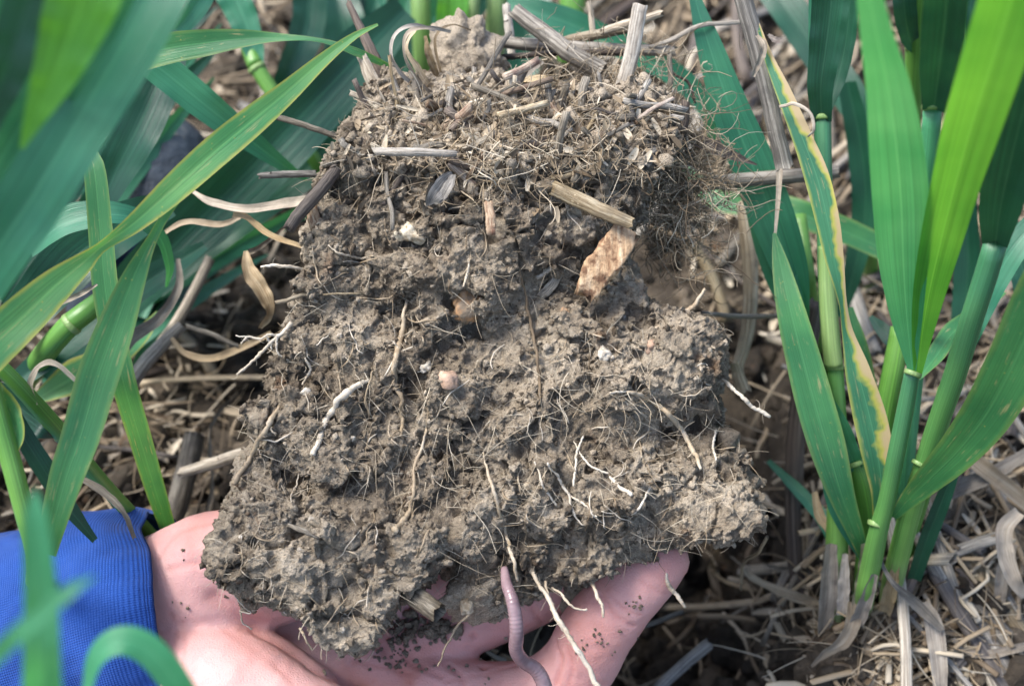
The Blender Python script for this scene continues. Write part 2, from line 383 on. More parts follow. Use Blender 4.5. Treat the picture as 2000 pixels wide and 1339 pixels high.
q = NT('pale_seed', .5, .4); v = q.coords('Object'); q.color(q.ramp(q.noise(v, 300, 4), [(.38, (.26, .20, .13)), (.62, (.60, .54, .42))])); q.normal(q.bump(q.noise(v, 700, 4), .5, .0005))

q = NT('skin', .52, .3); v = q.coords('Object')
c = q.ramp(q.noise(v, 22, 4, .55), [(.3, (.48, .215, .175)), (.5, (.60, .325, .30)), (.7, (.66, .41, .385))])
c = q.mix(q.math('MULTIPLY', q.attr(), .55), c, (.50, .15, .12))
c = q.mix(q.math('MULTIPLY', q.ramp(q.noise(v, 260, 5, .7), [(.60, 0), (.72, 1)]), q.ramp(q.noise(v, 30, 2), [(.5, 0), (.66, .4)])), c, (.20, .12, .08))
q.color(c); q.b.inputs['Subsurface Weight'].default_value = .22; q.b.inputs['Subsurface Radius'].default_value = (.006, .0022, .0012); q.b.inputs['Subsurface Scale'].default_value = 1.0
wv = q.n('ShaderNodeTexWave', wave_type='BANDS'); wv.inputs['Scale'].default_value = 420; wv.inputs['Distortion'].default_value = 9; wv.inputs['Detail'].default_value = 2; wv.inputs['Detail Scale'].default_value = .25; q.l(v, wv.inputs[0])
q.normal(q.bump(q.voro(v, 900, 'DISTANCE_TO_EDGE'), .5, .0004, q.bump(wv.outputs[1], .05, .0001, q.bump(q.noise(v, 180, 4), .35, .0009))))
q = NT('worm_skin', .26, .5); uvv, u, vv = q.uv(); v = q.coords('Object')
c = q.ramp(q.noise(v, 90, 3), [(.35, (.165, .105, .115)), (.65, (.29, .205, .22))]); q.color(c); q.b.inputs['Subsurface Weight'].default_value = .25; q.b.inputs['Subsurface Radius'].default_value = (.003, .0015, .002)
sn = q.math('SINE', q.math('MULTIPLY', vv, 380)); q.normal(q.bump(sn, .15, .0002))
q = NT('blue_knit', .9, .15); uvv, u, vv = q.uv()
a = q.math('SINE', q.math('MULTIPLY', vv, 6.2832 * 330)); b = q.math('SINE', q.math('MULTIPLY', u, 6.2832 * 170))
h = q.math('ADD', q.math('MULTIPLY', a, .5), q.math('MULTIPLY', q.math('MULTIPLY', b, b), .6)); v = q.coords('Object')
c = q.ramp(q.noise(v, 40, 4), [(.35, (.010, .044, .20)), (.65, (.018, .068, .29))]); c = q.mix(q.ramp(h, [(.0, .18), (.45, 0)]), c, (.006, .034, .17)); q.color(c)
q.normal(q.bump(h, .55, .0005, q.bump(q.noise(v, 1400, 3), .5, .0004))); q.b.inputs['Sheen Weight'].default_value = .08
q = NT('boot_rubber', .6, .35); v = q.coords('Object'); q.color(q.ramp(q.noise(v, 60, 5, .65), [(.35, (.010, .014, .022)), (.6, (.045, .06, .08)), (.75, (.16, .15, .13))])); q.normal(q.bump(q.noise(v, 120, 4), .6, .003))
q = NT('navy_cloth', .85, .2); v = q.coords('Object'); q.color(q.ramp(q.noise(v, 60, 4), [(.35, (.006, .012, .035)), (.65, (.015, .03, .08))]))
# ---------------------------------------------------------------- the ground, one sheet
HX, HY = .066, .385             # middle of the dug hole
def ground_h(x, y):
    p = np.stack([x, y, np.zeros_like(x)], 1)
    near = np.exp(-((x) ** 2 + (y - .55) ** 2) / 1.2)
    h = .010 * fbm(p * 9, 3, 3) * (.4 + near) + .0075 * fbm(p * 38, 4, 9) * near + .0018 * fbm(p * 170, 3, 14) * near
    r = np.sqrt(((x - HX) / .052) ** 2 + ((y - HY) / .10) ** 2) + .25 * fbm(p * 22, 3, 31)
    h -= .085 / (1 + np.exp((r - 1) * 9))
    h += .026 * np.exp(-((x - .17) ** 2 / .0048 + (y - .345) ** 2 / .0075))       # mound under the right-hand plant
    return h + .5 * fbm(p * .07, 2, 5) * np.clip((np.hypot(x, y) - 3) / 30, 0, 1)
def axis(lo, hi, step, far):
    a = np.arange(lo, hi, step); k = 1; g = []
    s = step; x = hi
    while x < far: g.append(x); s *= 1.22; x += s
    s = step; x = lo - step; l = []
    while x > -far: l.append(x); s *= 1.22; x -= s
    return np.array(l[::-1] + list(a) + g)
gx = axis(-.36, .36, .0022, 90); gy = axis(.25, 1.0, .0022, 90)
X, Y = np.meshgrid(gx, gy); X = X.ravel(); Y = Y.ravel(); Z = ground_h(X, Y)
nx, ny = len(gx), len(gy); I = np.arange(nx * ny).reshape(ny, nx)
gf = np.stack([I[:-1, :-1], I[:-1, 1:], I[1:, 1:], I[1:, :-1]], -1).reshape(-1, 4)
make('ground', np.stack([X, Y, Z], 1), gf, mats['ground_soil'], kind='structure', origin=(0, 0, 0), tone=np.full(len(X), .45))
def G(px, py, off=0.0):
    """where the line of sight through a photograph pixel meets the ground"""
    px = np.atleast_1d(np.asarray(px, float)); py = np.atleast_1d(np.asarray(py, float)); h = np.zeros(len(px))
    for _ in range(8):
        dr = LOOK + RIGHT * ((px - 1000) / F)[:, None] - UP * ((py - 669.5) / F)[:, None]
        t = (h + off - CAM[2]) / dr[:, 2]; q = CAM + dr * t[:, None]
        h = h * .4 + ground_h(q[:, 0], q[:, 1]) * .6
    return q
def gd(px, py, off=0.0):
    q = G(px, py, off)[0]; return float((q - CAM) @ LOOK)
# earth crumbs and small lumps lying on the ground: nobody could count them
n = 5200; px = rng.uniform(-80, 2080, n); py = rng.uniform(-80, 1420, n); q = G(px, py)
r = .0008 + .0035 * rng.random(n) ** 3; V, Fc, ix = rocks(q + np.array([0, 0, .3]) * r[:, None], r, 1, .75, 2.2, 11, .5)
n2 = 420; q2 = G(rng.uniform(-80, 2080, n2), rng.uniform(-80, 1420, n2)); r2 = rng.uniform(.004, .011, n2)
V2, F2, ix2 = rocks(q2, r2, 3, .55, 1.9, 12, .5); V2 += nrm(V2 - q2[ix2]) * (turb(V2 * 260, 3, 8) * .004)[:, None]
m = MB(); m.add(V, Fc, tone=rng.random(n)[ix]); m.add(V2, F2, tone=rng.random(n2)[ix2])
m.build('soil_crumbs', mats['ground_soil'], kind='stuff', smooth=False, origin=(0, 0, 0), label='loose crumbs and small lumps of grey brown soil on the ground')

# ---------------------------------------------------------------- the soil clod
OUT = [(640,300),(670,250),(715,215),(720,165),(760,130),(830,150),(868,140),(1000,150),(1060,175),(1110,180),(1160,165),(1200,175),(1255,150),(1310,185),(1335,215),(1340,270),(1300,325),(1258,385),(1236,440),(1226,500),(1242,560),(1285,600),(1375,615),(1425,655),(1405,700),(1395,770),(1405,830),(1430,885),(1470,955),(1497,1035),(1440,1052),(1370,1050),(1310,1075),(1270,1105),(1205,1100),(1190,1125),(1140,1130),(1070,1150),(1010,1190),(975,1205),(935,1195),(900,1165),(872,1140),(862,1100),(835,1130),(790,1165),(765,1190),(735,1255),(700,1272),(640,1255),(600,1215),(560,1180),(500,1165),(440,1135),(405,1120),(402,1065),(440,1015),(462,960),(470,905),(500,870),(480,820),(470,800),(540,770),(530,700),(560,640),(585,590),(600,520),(595,470),(620,420),(610,370)]
HOLES = [(1000,755,26,.020),(1065,560,38,.016),(1145,520,30,.020),(1240,480,40,.02),(1310,845,55,.014),(1250,845,40,.012),(718,985,26,.016),(865,985,22,.016),(870,1060,20,.02),(880,1120,28,.02),(700,520,16,.008),(640,960,20,.008),(1150,870,24,.009),(930,640,22,.008),(560,930,30,.010),(805,640,18,.007),(1440,600,40,.01)]
BUMPS = [(470,1080,60,.008),(1020,300,200,.008),(890,790,45,.006),(1000,850,60,.006),(640,880,90,.006),(760,700,70,.004),(920,560,70,.005),(830,420,110,-.004),(1030,1030,90,.004),(1050,1120,110,-.012),(1250,1060,70,-.012),(1330,700,80,.006),(700,300,70,.005),(940,480,80,.003),(530,820,50,-.004),(1200,780,60,.004)]
RAISED = [([(380,1060),(450,985),(560,990),(640,1005),(740,1015),(830,1010),(868,1060),(858,1120),(790,1170),(740,1280),(620,1280),(480,1160),(380,1130)], .019, 40),
          ([(862,1005),(1000,915),(1150,860),(1240,890),(1330,905),(1450,940),(1520,1050),(1300,1062),(1150,1040),(1000,1005),(900,1050)], .013, 34),
          ([(1080,610),(1280,590),(1440,640),(1420,800),(1260,810),(1120,760)], .006, 40), ([(545,640),(760,600),(800,700),(740,900),(500,940),(450,830)], .006, 50),
          ([(580,440),(760,370),(1040,380),(1090,500),(1030,600),(820,560),(600,590)], .006, 44), ([(850,740),(930,730),(948,860),(870,870)], .005, 16), ([(940,780),(1060,760),(1070,900),(930,900)], .0045, 20),
          ([(640,900),(850,860),(860,990),(640,1000)], .007, 30), ([(560,330),(1380,330),(1380,-100),(560,-100)], .009, 30), ([(900,1040),(1180,1060),(1180,1130),(1000,1180),(890,1130)], .005, 30)]
CREV = [([(430,960),(520,985),(600,960),(700,995),(800,1000),(862,985)], 13, .013), ([(862,975),(872,1050),(868,1110),(885,1160)], 14, .018), ([(1170,835),(1250,850),(1330,870),(1410,890)], 17, .015),
        ([(890,1050),(1000,1015),(1120,1045),(1240,1062),(1330,1055)], 13, .012), ([(1110,480),(1150,520),(1165,580)], 20, .018), ([(940,770),(932,830),(945,900)], 9, .008), ([(470,835),(540,890),(600,930)], 14, .010),
        ([(640,360),(760,372),(860,352),(1000,378),(1110,400),(1230,460)], 14, .010), ([(600,640),(700,620),(800,600),(880,640),(960,690)], 9, .007), ([(700,880),(760,900),(840,870)], 9, .007), ([(1090,600),(1180,620),(1260,610)], 9, .007), ([(530,690),(590,740),(650,800)], 9, .007), ([(1060,830),(1100,880),(1180,900)], 9, .007), ([(455,1060),(500,1110),(530,1160)], 8, .008)]
def polydist(px, py, pts):
    s = spline([(a, b, 0) for a, b in pts], 26); return np.sqrt(((px[:, None] - s[:, 0]) ** 2 + (py[:, None] - s[:, 1]) ** 2).min(1))
def crev(px, py):
    d = 0; wx = px + 9 * fbm(np.stack([px, py, 0 * px + 9], 1) / 30., 2, 88); wy = py + 9 * fbm(np.stack([px, py, 0 * px + 3], 1) / 30., 2, 89)
    for pts, w_, a in CREV: d = np.maximum(d, 1.35 * a * np.exp(-(polydist(wx, wy, pts) / w_) ** 2))
    return d
def D(px, py):
    px = np.asarray(px, float); py = np.asarray(py, float)
    d = .552 + np.clip((345 - py) / 280, 0, 1) * .050 - .006 * np.clip((py - 600) / 500, 0, 1)
    d = d + .004
    d = d + crev(px, py)
    wob = 16 * fbm(np.stack([px, py, 0 * px + 5], 1) / 40., 3, 79)
    for poly, a, soft in RAISED:
        sd = edgedist(px, py, poly) * np.where(inpoly(px, py, poly), 1, -1) + wob; t = np.clip(sd / soft + .5, 0, 1); d = d - a * t * t * (3 - 2 * t)
    for x, y, s, a in BUMPS: d = d - a * np.exp(-((px - x) ** 2 + (py - y) ** 2) / (s * s))
    for x, y, s, a in HOLES: d = d + 1.6 * a * np.exp(-(((px - x) ** 2 + (py - y) ** 2) / (s * s)) ** 1.5)
    d = d + .007 * fbm(np.stack([px, py, 0 * px], 1) / 120., 3, 77) + .0035 * fbm(np.stack([px, py, 0 * px], 1) / 48., 2, 78)
    return d
def PolyPts(step, jit, seed):
    g = np.random.default_rng(seed); x, y = np.meshgrid(np.arange(380, 1510, step), np.arange(110, 1290, step * .87)); x = x + (np.arange(x.shape[0]) % 2)[:, None] * step / 2
    x = x.ravel() + g.uniform(-jit, jit, x.size); y = y.ravel() + g.uniform(-jit, jit, y.size); k = inpoly(x, y, OUT)
    return x[k], y[k]
vs = []; fs = []; nv = 0
def put(V, f):
    global nv
    vs.append(V); fs.append(f + nv); nv += len(V)
x, y = PolyPts(36, 8, 1); e = edgedist(x, y, OUT); d = D(x, y); mpx = .55 / F
rr = np.minimum(e * mpx * 1.02, .0125); rr = np.maximum(rr, .0028)
put(*rocks(P(x, y, d + rr + .0015 + .003 * rng.random(len(x))), rr, 3, .25, 1.4, 2)[:2])
for lay, (dep, emin) in enumerate(((.018, 22), (.032, 45), (.046, 75))):
    k = e > emin; put(*rocks(P(x[k], y[k], d[k] + rr[k] + dep), rr[k] * 1.1, 2, .2, 1.4, 20 + lay)[:2])
x, y = PolyPts(21, 9, 3); e = edgedist(x, y, OUT); g = rng.random(len(x)); r = .0022 + .0050 * g ** 2.4; r = np.minimum(r, np.maximum(e * mpx * 1.3, .0016))
hole = np.zeros(len(x), bool)
for hx, hy, s, a in HOLES: hole |= (x - hx) ** 2 + (y - hy) ** 2 < (s * .8) ** 2
hole |= crev(x, y) > .005; keep = ~hole; put(*rocks(P(x, y, D(x, y) + r * rng.uniform(.0, .95, len(x)))[keep], r[keep], 3, .5, 1.7, 4)[:2])
x, y = PolyPts(10.5, 5, 5); r = .0009 + .0018 * rng.random(len(x)) ** 2; kp = rng.random(len(x)) < .8
zz = D(x, y) - .0005 + rng.uniform(-.0022, .003, len(x))
put(*rocks(P(x, y, zz)[kp], r[kp], 1, .35, 1.7, 6)[:2])
V, Fq = voxel(np.concatenate(vs), np.concatenate(fs), .00072)
N = vnormals(V, Fq)
W = V + .0016 * np.stack([fbm(V * 160, 2, 80 + j) for j in range(3)], 1)
c1 = np.minimum(cells(W * 85, 1), .30) / .30; c2 = np.minimum(cells(W * 240, 2), .35) / .35; c0 = np.minimum(cells(W * 40 + .3 * np.stack([fbm(V * 90, 2, 84 + j) for j in range(3)], 1), 3), .13) / .13; cm = np.clip(fbm(V * 55, 2, 44) * 2 + .6, 0, 1)
sx = (V - CAM) @ RIGHT; sd_ = (V - CAM) @ LOOK; PX = 1000 + F * sx / sd_; PY = 669.5 - F * ((V - CAM) @ UP) / sd_
calm = np.zeros(len(V))
for k_ in (0, 4, 5, 6, 1): poly = RAISED[k_][0]; sg = edgedist(PX, PY, poly) * np.where(inpoly(PX, PY, poly), 1, -1); calm = np.maximum(calm, np.clip(sg / 40 + .5, 0, 1) * (.75 if k_ != 1 else .5))
calm = calm * np.clip(.75 + fbm(V * 60, 2, 46) * 1.2, 0, 1); c1 = 1 - (1 - c1) * (1 - calm); c2 = 1 - (1 - c2) * (1 - calm * .5)
V = V + N * (- .0014 * calm * (turb(V * 150, 3, 40) - .3) + .0007 * calm * (turb(V * 900, 2, 47) - .3))[:, None]
V = V + N * (.0016 * (turb(V * 150, 3, 40) - .3) + .0011 * (turb(V * 520, 3, 43) - .3) + .0007 * fbm(V * 1200, 2, 41) - .0050 * (1 - c0) ** 1.3 * np.clip(cm + .3, 0, 1) - .0016 * (1 - c1) ** 1.5 * cm - .0007 * (1 - c2) * (1 - .5 * cm))[:, None]
N = vnormals(V, Fq)
# dry and moist patches of the real soil
sx = (V - CAM) @ RIGHT; sd_ = (V - CAM) @ LOOK; PX = 1000 + F * sx / sd_; PY = 669.5 - F * ((V - CAM) @ UP) / sd_
tone = .47 + .45 * fbm(V * 38, 3, 50) + .22 * np.exp(-((PX - 640) ** 2 + (PY - 1120) ** 2) / 190 ** 2) + .22 * np.clip((330 - PY) / 200, 0, 1) - .12 * np.exp(-((PX - 850) ** 2 + (PY - 450) ** 2) / 200 ** 2)
clod = empty('soil_clod', p1(850, 1200, .575), 'large crumbly clod of grey brown soil full of roots, held up on an open hand', 'soil clod')
body = make('soil_block', V, Fq, mats['soil'], clod, True, tone=np.clip(tone, 0, 1))
tri = np.vstack([Fq[:, :3], Fq[:, [0, 2, 3]]])
BV = BVHTree.FromPolygons([tuple(a) for a in V.tolist()], [tuple(a) for a in tri.tolist()])
def hit(px, py):
    o = Vector(CAM); t = p1(px, py, 1.0) - CAM; t = Vector(t).normalized()
    h = BV.ray_cast(o, t)
    if h[0] is None: return None
    return float((np.array(h[0]) - CAM) @ LOOK)
# crumbs sticking to the faces of the clod
fc = V[Fq].mean(1); fn = vnormals(V, Fq)[Fq[:, 0]]; front = np.where((fn @ -LOOK > -.1) & (inpoly(1000 + F * ((fc - CAM) @ RIGHT) / ((fc - CAM) @ LOOK), 669.5 - F * ((fc - CAM) @ UP) / ((fc - CAM) @ LOOK), [(300, 0), (1600, 0), (1600, 1339), (300, 1339)])))[0]
ch = rng.choice(front, 26000); clump = fbm(fc[ch] * 90, 2, 60) > -.25; ch = ch[clump]
r = .00022 + .0010 * rng.random(len(ch)) ** 4
Vc, Fcc, ix = rocks(fc[ch] + fn[ch] * (r * .25)[:, None], r, 1, .75, 2.2, 61, .5)
m = MB(); m.add(Vc, Fcc, tone=np.clip(.45 + rng.normal(0, .3, len(ch)), 0, 1)[ix])
m.build('soil_crumbs', mats['soil'], clod, smooth=False, kind='stuff')

# ---------------------------------------------------------------- the person: bare hand in a blue knit sleeve
def caps(pts, k=26):
    """chain of tapered round limbs as overlapping balls, radii in metres; optional squash along the view"""
    q = np.asarray(pts, float); w_ = np.column_stack([P(q[:, 0], q[:, 1], q[:, 2]), q[:, 3]]); s = spline(w_, k)
    return s
hv_, hf_, hn = [], [], 0
def limb(pts, k=30, flat=1.0):
    global hn
    s = caps(pts, k); v0, f0 = ico(3)
    for c in s:
        vv = v0 * c[3]
        if flat != 1: vv = vv + np.outer(vv @ LOOK, LOOK) * (flat - 1)
        hv_.append(c[:3] + vv); hf_.append(f0 + hn); hn += len(v0)
limb([(-700,1480,.632,.044),(-250,1370,.618,.038),(60,1280,.603,.031),(300,1235,.594,.027)], 26, .86)
limb([(60,1225,.597,.024),(250,1185,.589,.0245),(330,1160,.586,.0235),(430,1125,.584,.0250),(600,1090,.588,.0215),(760,1080,.592,.0165)], 26, .8)         # heel and little-finger side of the palm
limb([(280,1270,.594,.024),(560,1240,.606,.020),(830,1210,.607,.016)], 24, .75)
limb([(430,1290,.600,.022),(680,1310,.603,.019),(880,1345,.600,.0155)], 24, .8)
limb([(200,1300,.592,.024),(330,1315,.583,.0245),(450,1345,.576,.0255),(570,1410,.572,.0235),(700,1490,.568,.0175),(880,1560,.560,.0135),(1040,1600,.552,.0125),(1130,1620,.549,.009)], 34, .92)  # ball of the thumb and thumb
# fingers: index, middle, ring, little
limb([(840,1345,.598,.0150),(960,1366,.596,.0148),(1060,1356,.589,.0150),(1128,1300,.583,.0142),(1165,1232,.578,.0143),(1218,1165,.573,.0128),(1272,1115,.571,.0112),(1302,1096,.571,.0085)], 44, .92)
limb([(800,1250,.604,.0145),(930,1214,.604,.0120),(1040,1162,.602,.0122),(1130,1112,.597,.0110),(1205,1060,.592,.0105),(1250,1010,.589,.0080)], 40, .95)
limb([(780,1180,.607,.0145),(930,1120,.611,.0120),(1040,1050,.610,.0120),(1120,980,.604,.0105),(1160,930,.600,.0080)], 36, .95)
limb([(740,1090,.600,.0140),(860,1020,.606,.0108),(960,950,.606,.0102),(1020,890,.602,.0090),(1045,850,.600,.0070)], 34, .95)
HV, HF = voxel(np.concatenate(hv_), np.concatenate(hf_), .0011)
HV = smooth_mesh(HV, HF, 7); HN = vnormals(HV, HF)
def crease(V, N, pts, width, depth, V0=None):
    s = spline([(*p1(*p),) for p in pts], 40)
    k = np.where((np.abs(V - s.mean(0)).max(1) < .09))[0]
    if not len(k): return np.zeros(len(V))
    dd = np.full(len(V), 9.0); A = V[k]
    best = np.full(len(k), 9.0)
    for c in s: best = np.minimum(best, np.linalg.norm(A - c, axis=1))
    dd[k] = best
    return depth * np.exp(-(dd / width) ** 2)
def hd(px, py): # depth of hand along a line of sight
    h = HB.ray_cast(Vector(CAM), Vector(p1(px, py, 1.0) - CAM).normalized()); return None if h[0] is None else float((np.array(h[0]) - CAM) @ LOOK)
HB = BVHTree.FromPolygons([tuple(a) for a in HV.tolist()], [tuple(a) for a in HF.tolist()])
dz = np.zeros(len(HV)); red = np.zeros(len(HV))
for pts, wd, dp in [([(420,1165),(490,1215),(560,1260),(640,1315),(700,1360)], .0034, .0022), ([(445,1150),(560,1240),(650,1310)], .0009, .0007),
                    ([(600,1290),(650,1325),(730,1330)], .0006, .0006), ([(330,1110),(400,1095),(460,1090)], .0012, .0004), ([(310,1090),(350,1040),(420,1020)], .001, .0004),
                    ([(925,1240),(940,1285),(945,1300)], .0012, .0016), ([(1085,1250),(1095,1290),(1085,1335)], .0009, .0011), ([(1107,1262),(1118,1300),(1110,1339)], .0007, .0007),
                    ([(1175,1160),(1200,1200),(1238,1222)], .0008, .0009), ([(1185,1150),(1215,1185),(1250,1200)], .0006, .0005),
                    ([(700,1200),(740,1260),(800,1330)], .0016, .0007), ([(870,1330),(1000,1300),(1060,1290)], .0008, .0004), ([(1250,1130),(1275,1150),(1300,1160)], .0007, .0005), ([(440,1230),(560,1320),(600,1380)], .0012, .0005), ([(335,1200),(345,1240),(340,1300)], .0010, .0005), ([(355,1215),(362,1260),(355,1320)], .0008, .0004), ([(780,1240),(800,1290),(860,1320)], .0012, .0008),
                    ([(880,1300),(900,1320),(905,1345)], .0012, .0010), ([(1020,1150),(1040,1190),(1060,1215)], .0008, .0008), ([(690,1290),(790,1310),(860,1345)], .0009, .0007)]:
    pp = []
    for a in pts:
        d = hd(*a); pp.append((*a, d if d else .59))
    z = crease(HV, HN, pp, wd, dp); dz -= z; red = np.maximum(red, z / dp * .5)
HV = HV + HN * dz[:, None] + HN * (.0005 * fbm(HV * 110, 3, 90) + .00012 * fbm(HV * 420, 2, 91))[:, None]
hpx = 1000 + F * ((HV - CAM) @ RIGHT) / ((HV - CAM) @ LOOK); hpy = 669.5 - F * ((HV - CAM) @ UP) / ((HV - CAM) @ LOOK)
red = np.maximum(red, .55 * np.exp(-((hpx - 1310) ** 2 + (hpy - 1095) ** 2) / 60 ** 2)); red = np.clip(red + .35 * np.exp(-((hpx - 1000) ** 2 + (hpy - 1220) ** 2) / 190 ** 2), 0, 1)
person = empty('person', p1(250, 1250, .6), 'open bare hand in a blue knit sleeve, palm up under the soil clod', 'person')
make('hand', HV, HF, mats['skin'], person, tone=red)
HB = BVHTree.FromPolygons([tuple(a) for a in HV.tolist()], [tuple(a) for a in HF.tolist()])
# sleeve: thick knitted tube with a rolled edge and folds
sl = spline([(*p1(-900,1560,.640),.058),(*p1(-450,1440,.622),.055),(*p1(-100,1340,.606),.052),(*p1(120,1272,.598),.049),(*p1(250,1232,.593),.0470),(*p1(318,1216,.591),.0450),(*p1(350,1208,.591),.0415)], 150)
k = 260; t, s_, b_ = frames(sl[:, :3], LOOK); a = np.linspace(0, 2 * np.pi, k + 1)
ss = np.linspace(0, 1, len(sl))
A, SS = np.meshgrid(a, ss); p = np.stack([np.cos(A) * 2.2, np.sin(A) * 2.2, SS * 16], -1).reshape(-1, 3)
wr = fbm(p * np.array([1, 1, .9]), 3, 70).reshape(A.shape) * .0032 + .0006 * np.sin(SS * 62 + 2.2 * np.sin(A * 2 + 1)) * np.clip((SS - .55) * 3, 0, 1) * (.5 + .5 * np.sin(A * 1.0 + 2.2))
RR = sl[:, 3][:, None] + wr
SV = sl[:, None, :3] + (s_[:, None] * np.cos(A)[..., None] + b_[:, None] * np.sin(A)[..., None] * .88) * RR[..., None]
SV = SV + t[:, None] * (fbm(np.stack([np.cos(A) * 1.4, np.sin(A) * 1.4, 0 * A], -1).reshape(-1, 3), 2, 73).reshape(A.shape) * .006 * (SS > -1) * SS ** 3)[..., None]
inner = SV[::-1].copy(); ctr = sl[::-1, None, :3]; inner = inner[:40]; ctr = ctr[:40]; sh = np.minimum(.0030, .0030 * np.sqrt(np.arange(40) / 3.0))[:, None, None]
sh = np.clip(np.array([.0006, .0018, .0030] + [.0042] * 37), 0, 1)[:, None, None]
inner = inner - nrm(inner - ctr) * sh + t[-1] * np.array([.0010, .0009, 0] + [0] * 37)[:, None, None]
SV = np.concatenate([SV, inner[0:]]); ns = SV.shape[0]; I = np.arange(ns * (k + 1)).reshape(ns, k + 1)
sf = np.stack([I[:-1, :-1], I[:-1, 1:], I[1:, 1:], I[1:, :-1]], -1).reshape(-1, 4)
Ls = np.concatenate([ss, ss[::-1][:40]]); uv = np.stack(np.broadcast_arrays((np.arange(k + 1) / k)[None], Ls[:, None]), -1).reshape(-1, 2)
make('sleeve', SV.reshape(-1, 3), sf, mats['blue_knit'], person, uv=uv, label='royal blue knitted sleeve with a rolled cuff')
# ---------------------------------------------------------------- wheat plants: stems and blades, each at its own distance
CNT = [0]
def world(pts):
    q = np.asarray(pts, float); return P(q[:, 0], q[:, 1], q[:, 2]), q[:, 3] * q[:, 2] / F
def blade(par, mat, pts, fold=.22, roll=0, n=44, wave=.06, curl=0, label=None, twist=None, nu=8):
    CNT[0] += 1; c, w_ = world(pts)
    g = np.random.default_rng(CNT[0]); extra = [roll] * len(pts) if not hasattr(roll, '__len__') else list(roll)
    s = spline(np.column_stack([c, w_, extra]), n)
    V, f, uv = ribbon(s[:, :3], np.maximum(s[:, 3], .0003), nu, fold, s[:, 4], wave=wave, seed=CNT[0], curl=curl)
    return make('leaf', V, f, mats[mat], par, uv=uv, label=label)
def stem(par, mat, pts, k=14, ridge=.035, name='stem', label=None, n=30):
    CNT[0] += 1; c, w_ = world(pts); s = spline(np.column_stack([c, w_ / 2]), n)
    V, f, uv = tube(s[:, :3], s[:, 3], k, ridge=ridge, seed=CNT[0]); return make(name, V, f, mats[mat], par, uv=uv, label=label)
def ligule(par, px, py, d, w_, ang=90, mat='stem_pale'):
    """the pale collar where a blade leaves its sheath"""
    a = R(ang); dx, dy = math.cos(a), -math.sin(a); h = w_ * .17
    c, r = world([(px - dx * h, py - dy * h, d, w_ * .96), (px - dx * h * .5, py - dy * h * .5, d, w_ * 1.04), (px + dx * h * .2, py + dy * h * .2, d, w_ * 1.03), (px + dx * h * .6, py + dy * h * .6, d, w_ * 1.0)])
    V, f, uv = tube(c, r / 2, 12, seed=3); return make('collar', V, f, mats[mat], par, uv=uv)
def plant(px, py, label, group=None, off=0):
    b = G(px, py, off)[0]; return empty('wheat_plant', b, label, 'wheat plant', group)

# -- close, out of focus, upper left
A = plant(-260, 900, 'wheat plant with very broad out of focus blades closest to the lens, upper left corner')
blade(A, 'leaf_blue', [(330,-90,.385,150),(255,60,.385,142),(165,215,.388,134),(70,375,.395,128),(-40,540,.41,120),(-170,760,.45,90)], .18, -.1)
blade(A, 'leaf_blue', [(205,-60,.36,150),(160,40,.37,140),(100,140,.38,130),(20,280,.40,120),(-70,430,.42,110),(-190,660,.47,80)], .15, .15)
blade(A, 'leaf_bright', [(175,-70,.335,160),(160,0,.34,140),(132,80,.345,112),(100,160,.35,78),(70,225,.355,44),(42,290,.36,8)], .12, 0)
blade(A, 'leaf_dark', [(75,-60,.34,100),(50,20,.345,95),(20,120,.35,85),(-30,240,.36,60)], .2, .1)
blade(A, 'leaf_blue', [(-20,-40,.37,110),(-10,80,.38,110),(-30,220,.40,90)], .2, .1)
stem(A, 'stem_green', [(-60,-60,.40,44),(-120,200,.44,46),(-190,560,.50,48),(-260,900,gd(-260,900),46)])
blade(A, 'leaf_dark', [(130,120,.43,80),(60,290,.44,120),(-20,450,.455,130),(-120,620,.48,110)], .2, -.2)

# -- left, in focus: long blade with yellow edges
B = plant(-120, 980, 'wheat plant whose long arching blade has yellow edges and tan streaks, beside the clod')
blade(B, 'leaf_edged', [(738,48,.530,5),(690,72,.529,14),(630,118,.526,27),(560,180,.522,44),(490,238,.518,58),(415,300,.514,62),(335,372,.510,55),(262,436,.506,38),(200,480,.503,24),(165,510,.501,40),(110,556,.498,66),(45,618,.495,84),(-30,690,.493,90),(-110,790,.50,70)], .16, [0,.0,.1,.15,.1,.1,.1,.2,.55,.3,.1,0,0,0], 70, .02)
blade(B, 'leaf_mid', [(590,150,.527,4),(520,212,.524,16),(450,272,.520,30),(390,330,.516,30),(340,392,.512,22),(300,460,.508,22),(262,540,.505,48),(225,640,.503,72),(190,740,.502,80),(158,850,.502,74),(130,930,.504,66),(105,1020,.51,50),(90,1080,.52,40)], .15, [0,0,.1,.2,.4,.5,.3,.1,0,0,0,0,0], 70, .02)
blade(B, 'leaf_mid', [(166,290,.545,30),(184,330,.543,42),(196,450,.542,47),(208,580,.541,50),(240,740,.543,48),(275,860,.566,44),(305,960,.59,38),(338,1060,.612,26),(360,1120,.63,14)], .12, .1, 60, .015)
stem(B, 'stem_green', [(-60,660,.515,30),(20,735,.52,32),(80,800,.53,34),(130,858,.545,34),(205,948,.57,31),(312,1062,.612,26),(360,1120,.63,24)])
ligule(B, 122, 850, .542, 34, -50)
blade(B, 'leaf_dark', [(118,850,.541,12),(85,830,.535,56),(45,800,.545,72),(0,770,.55,60),(-60,740,.56,30)], .35, .5)
blade(B, 'leaf_dark', [(-20,740,.51,30),(35,835,.512,40),(85,915,.516,42),(130,985,.522,34),(185,1055,.53,14)], .25, .3)
stem(B, 'stem_green', [(-40,660,.50,30),(-5,800,.502,38),(22,900,.505,40),(48,1000,.51,38),(70,1100,.53,36),(60,1200,gd(60,1200),34)])
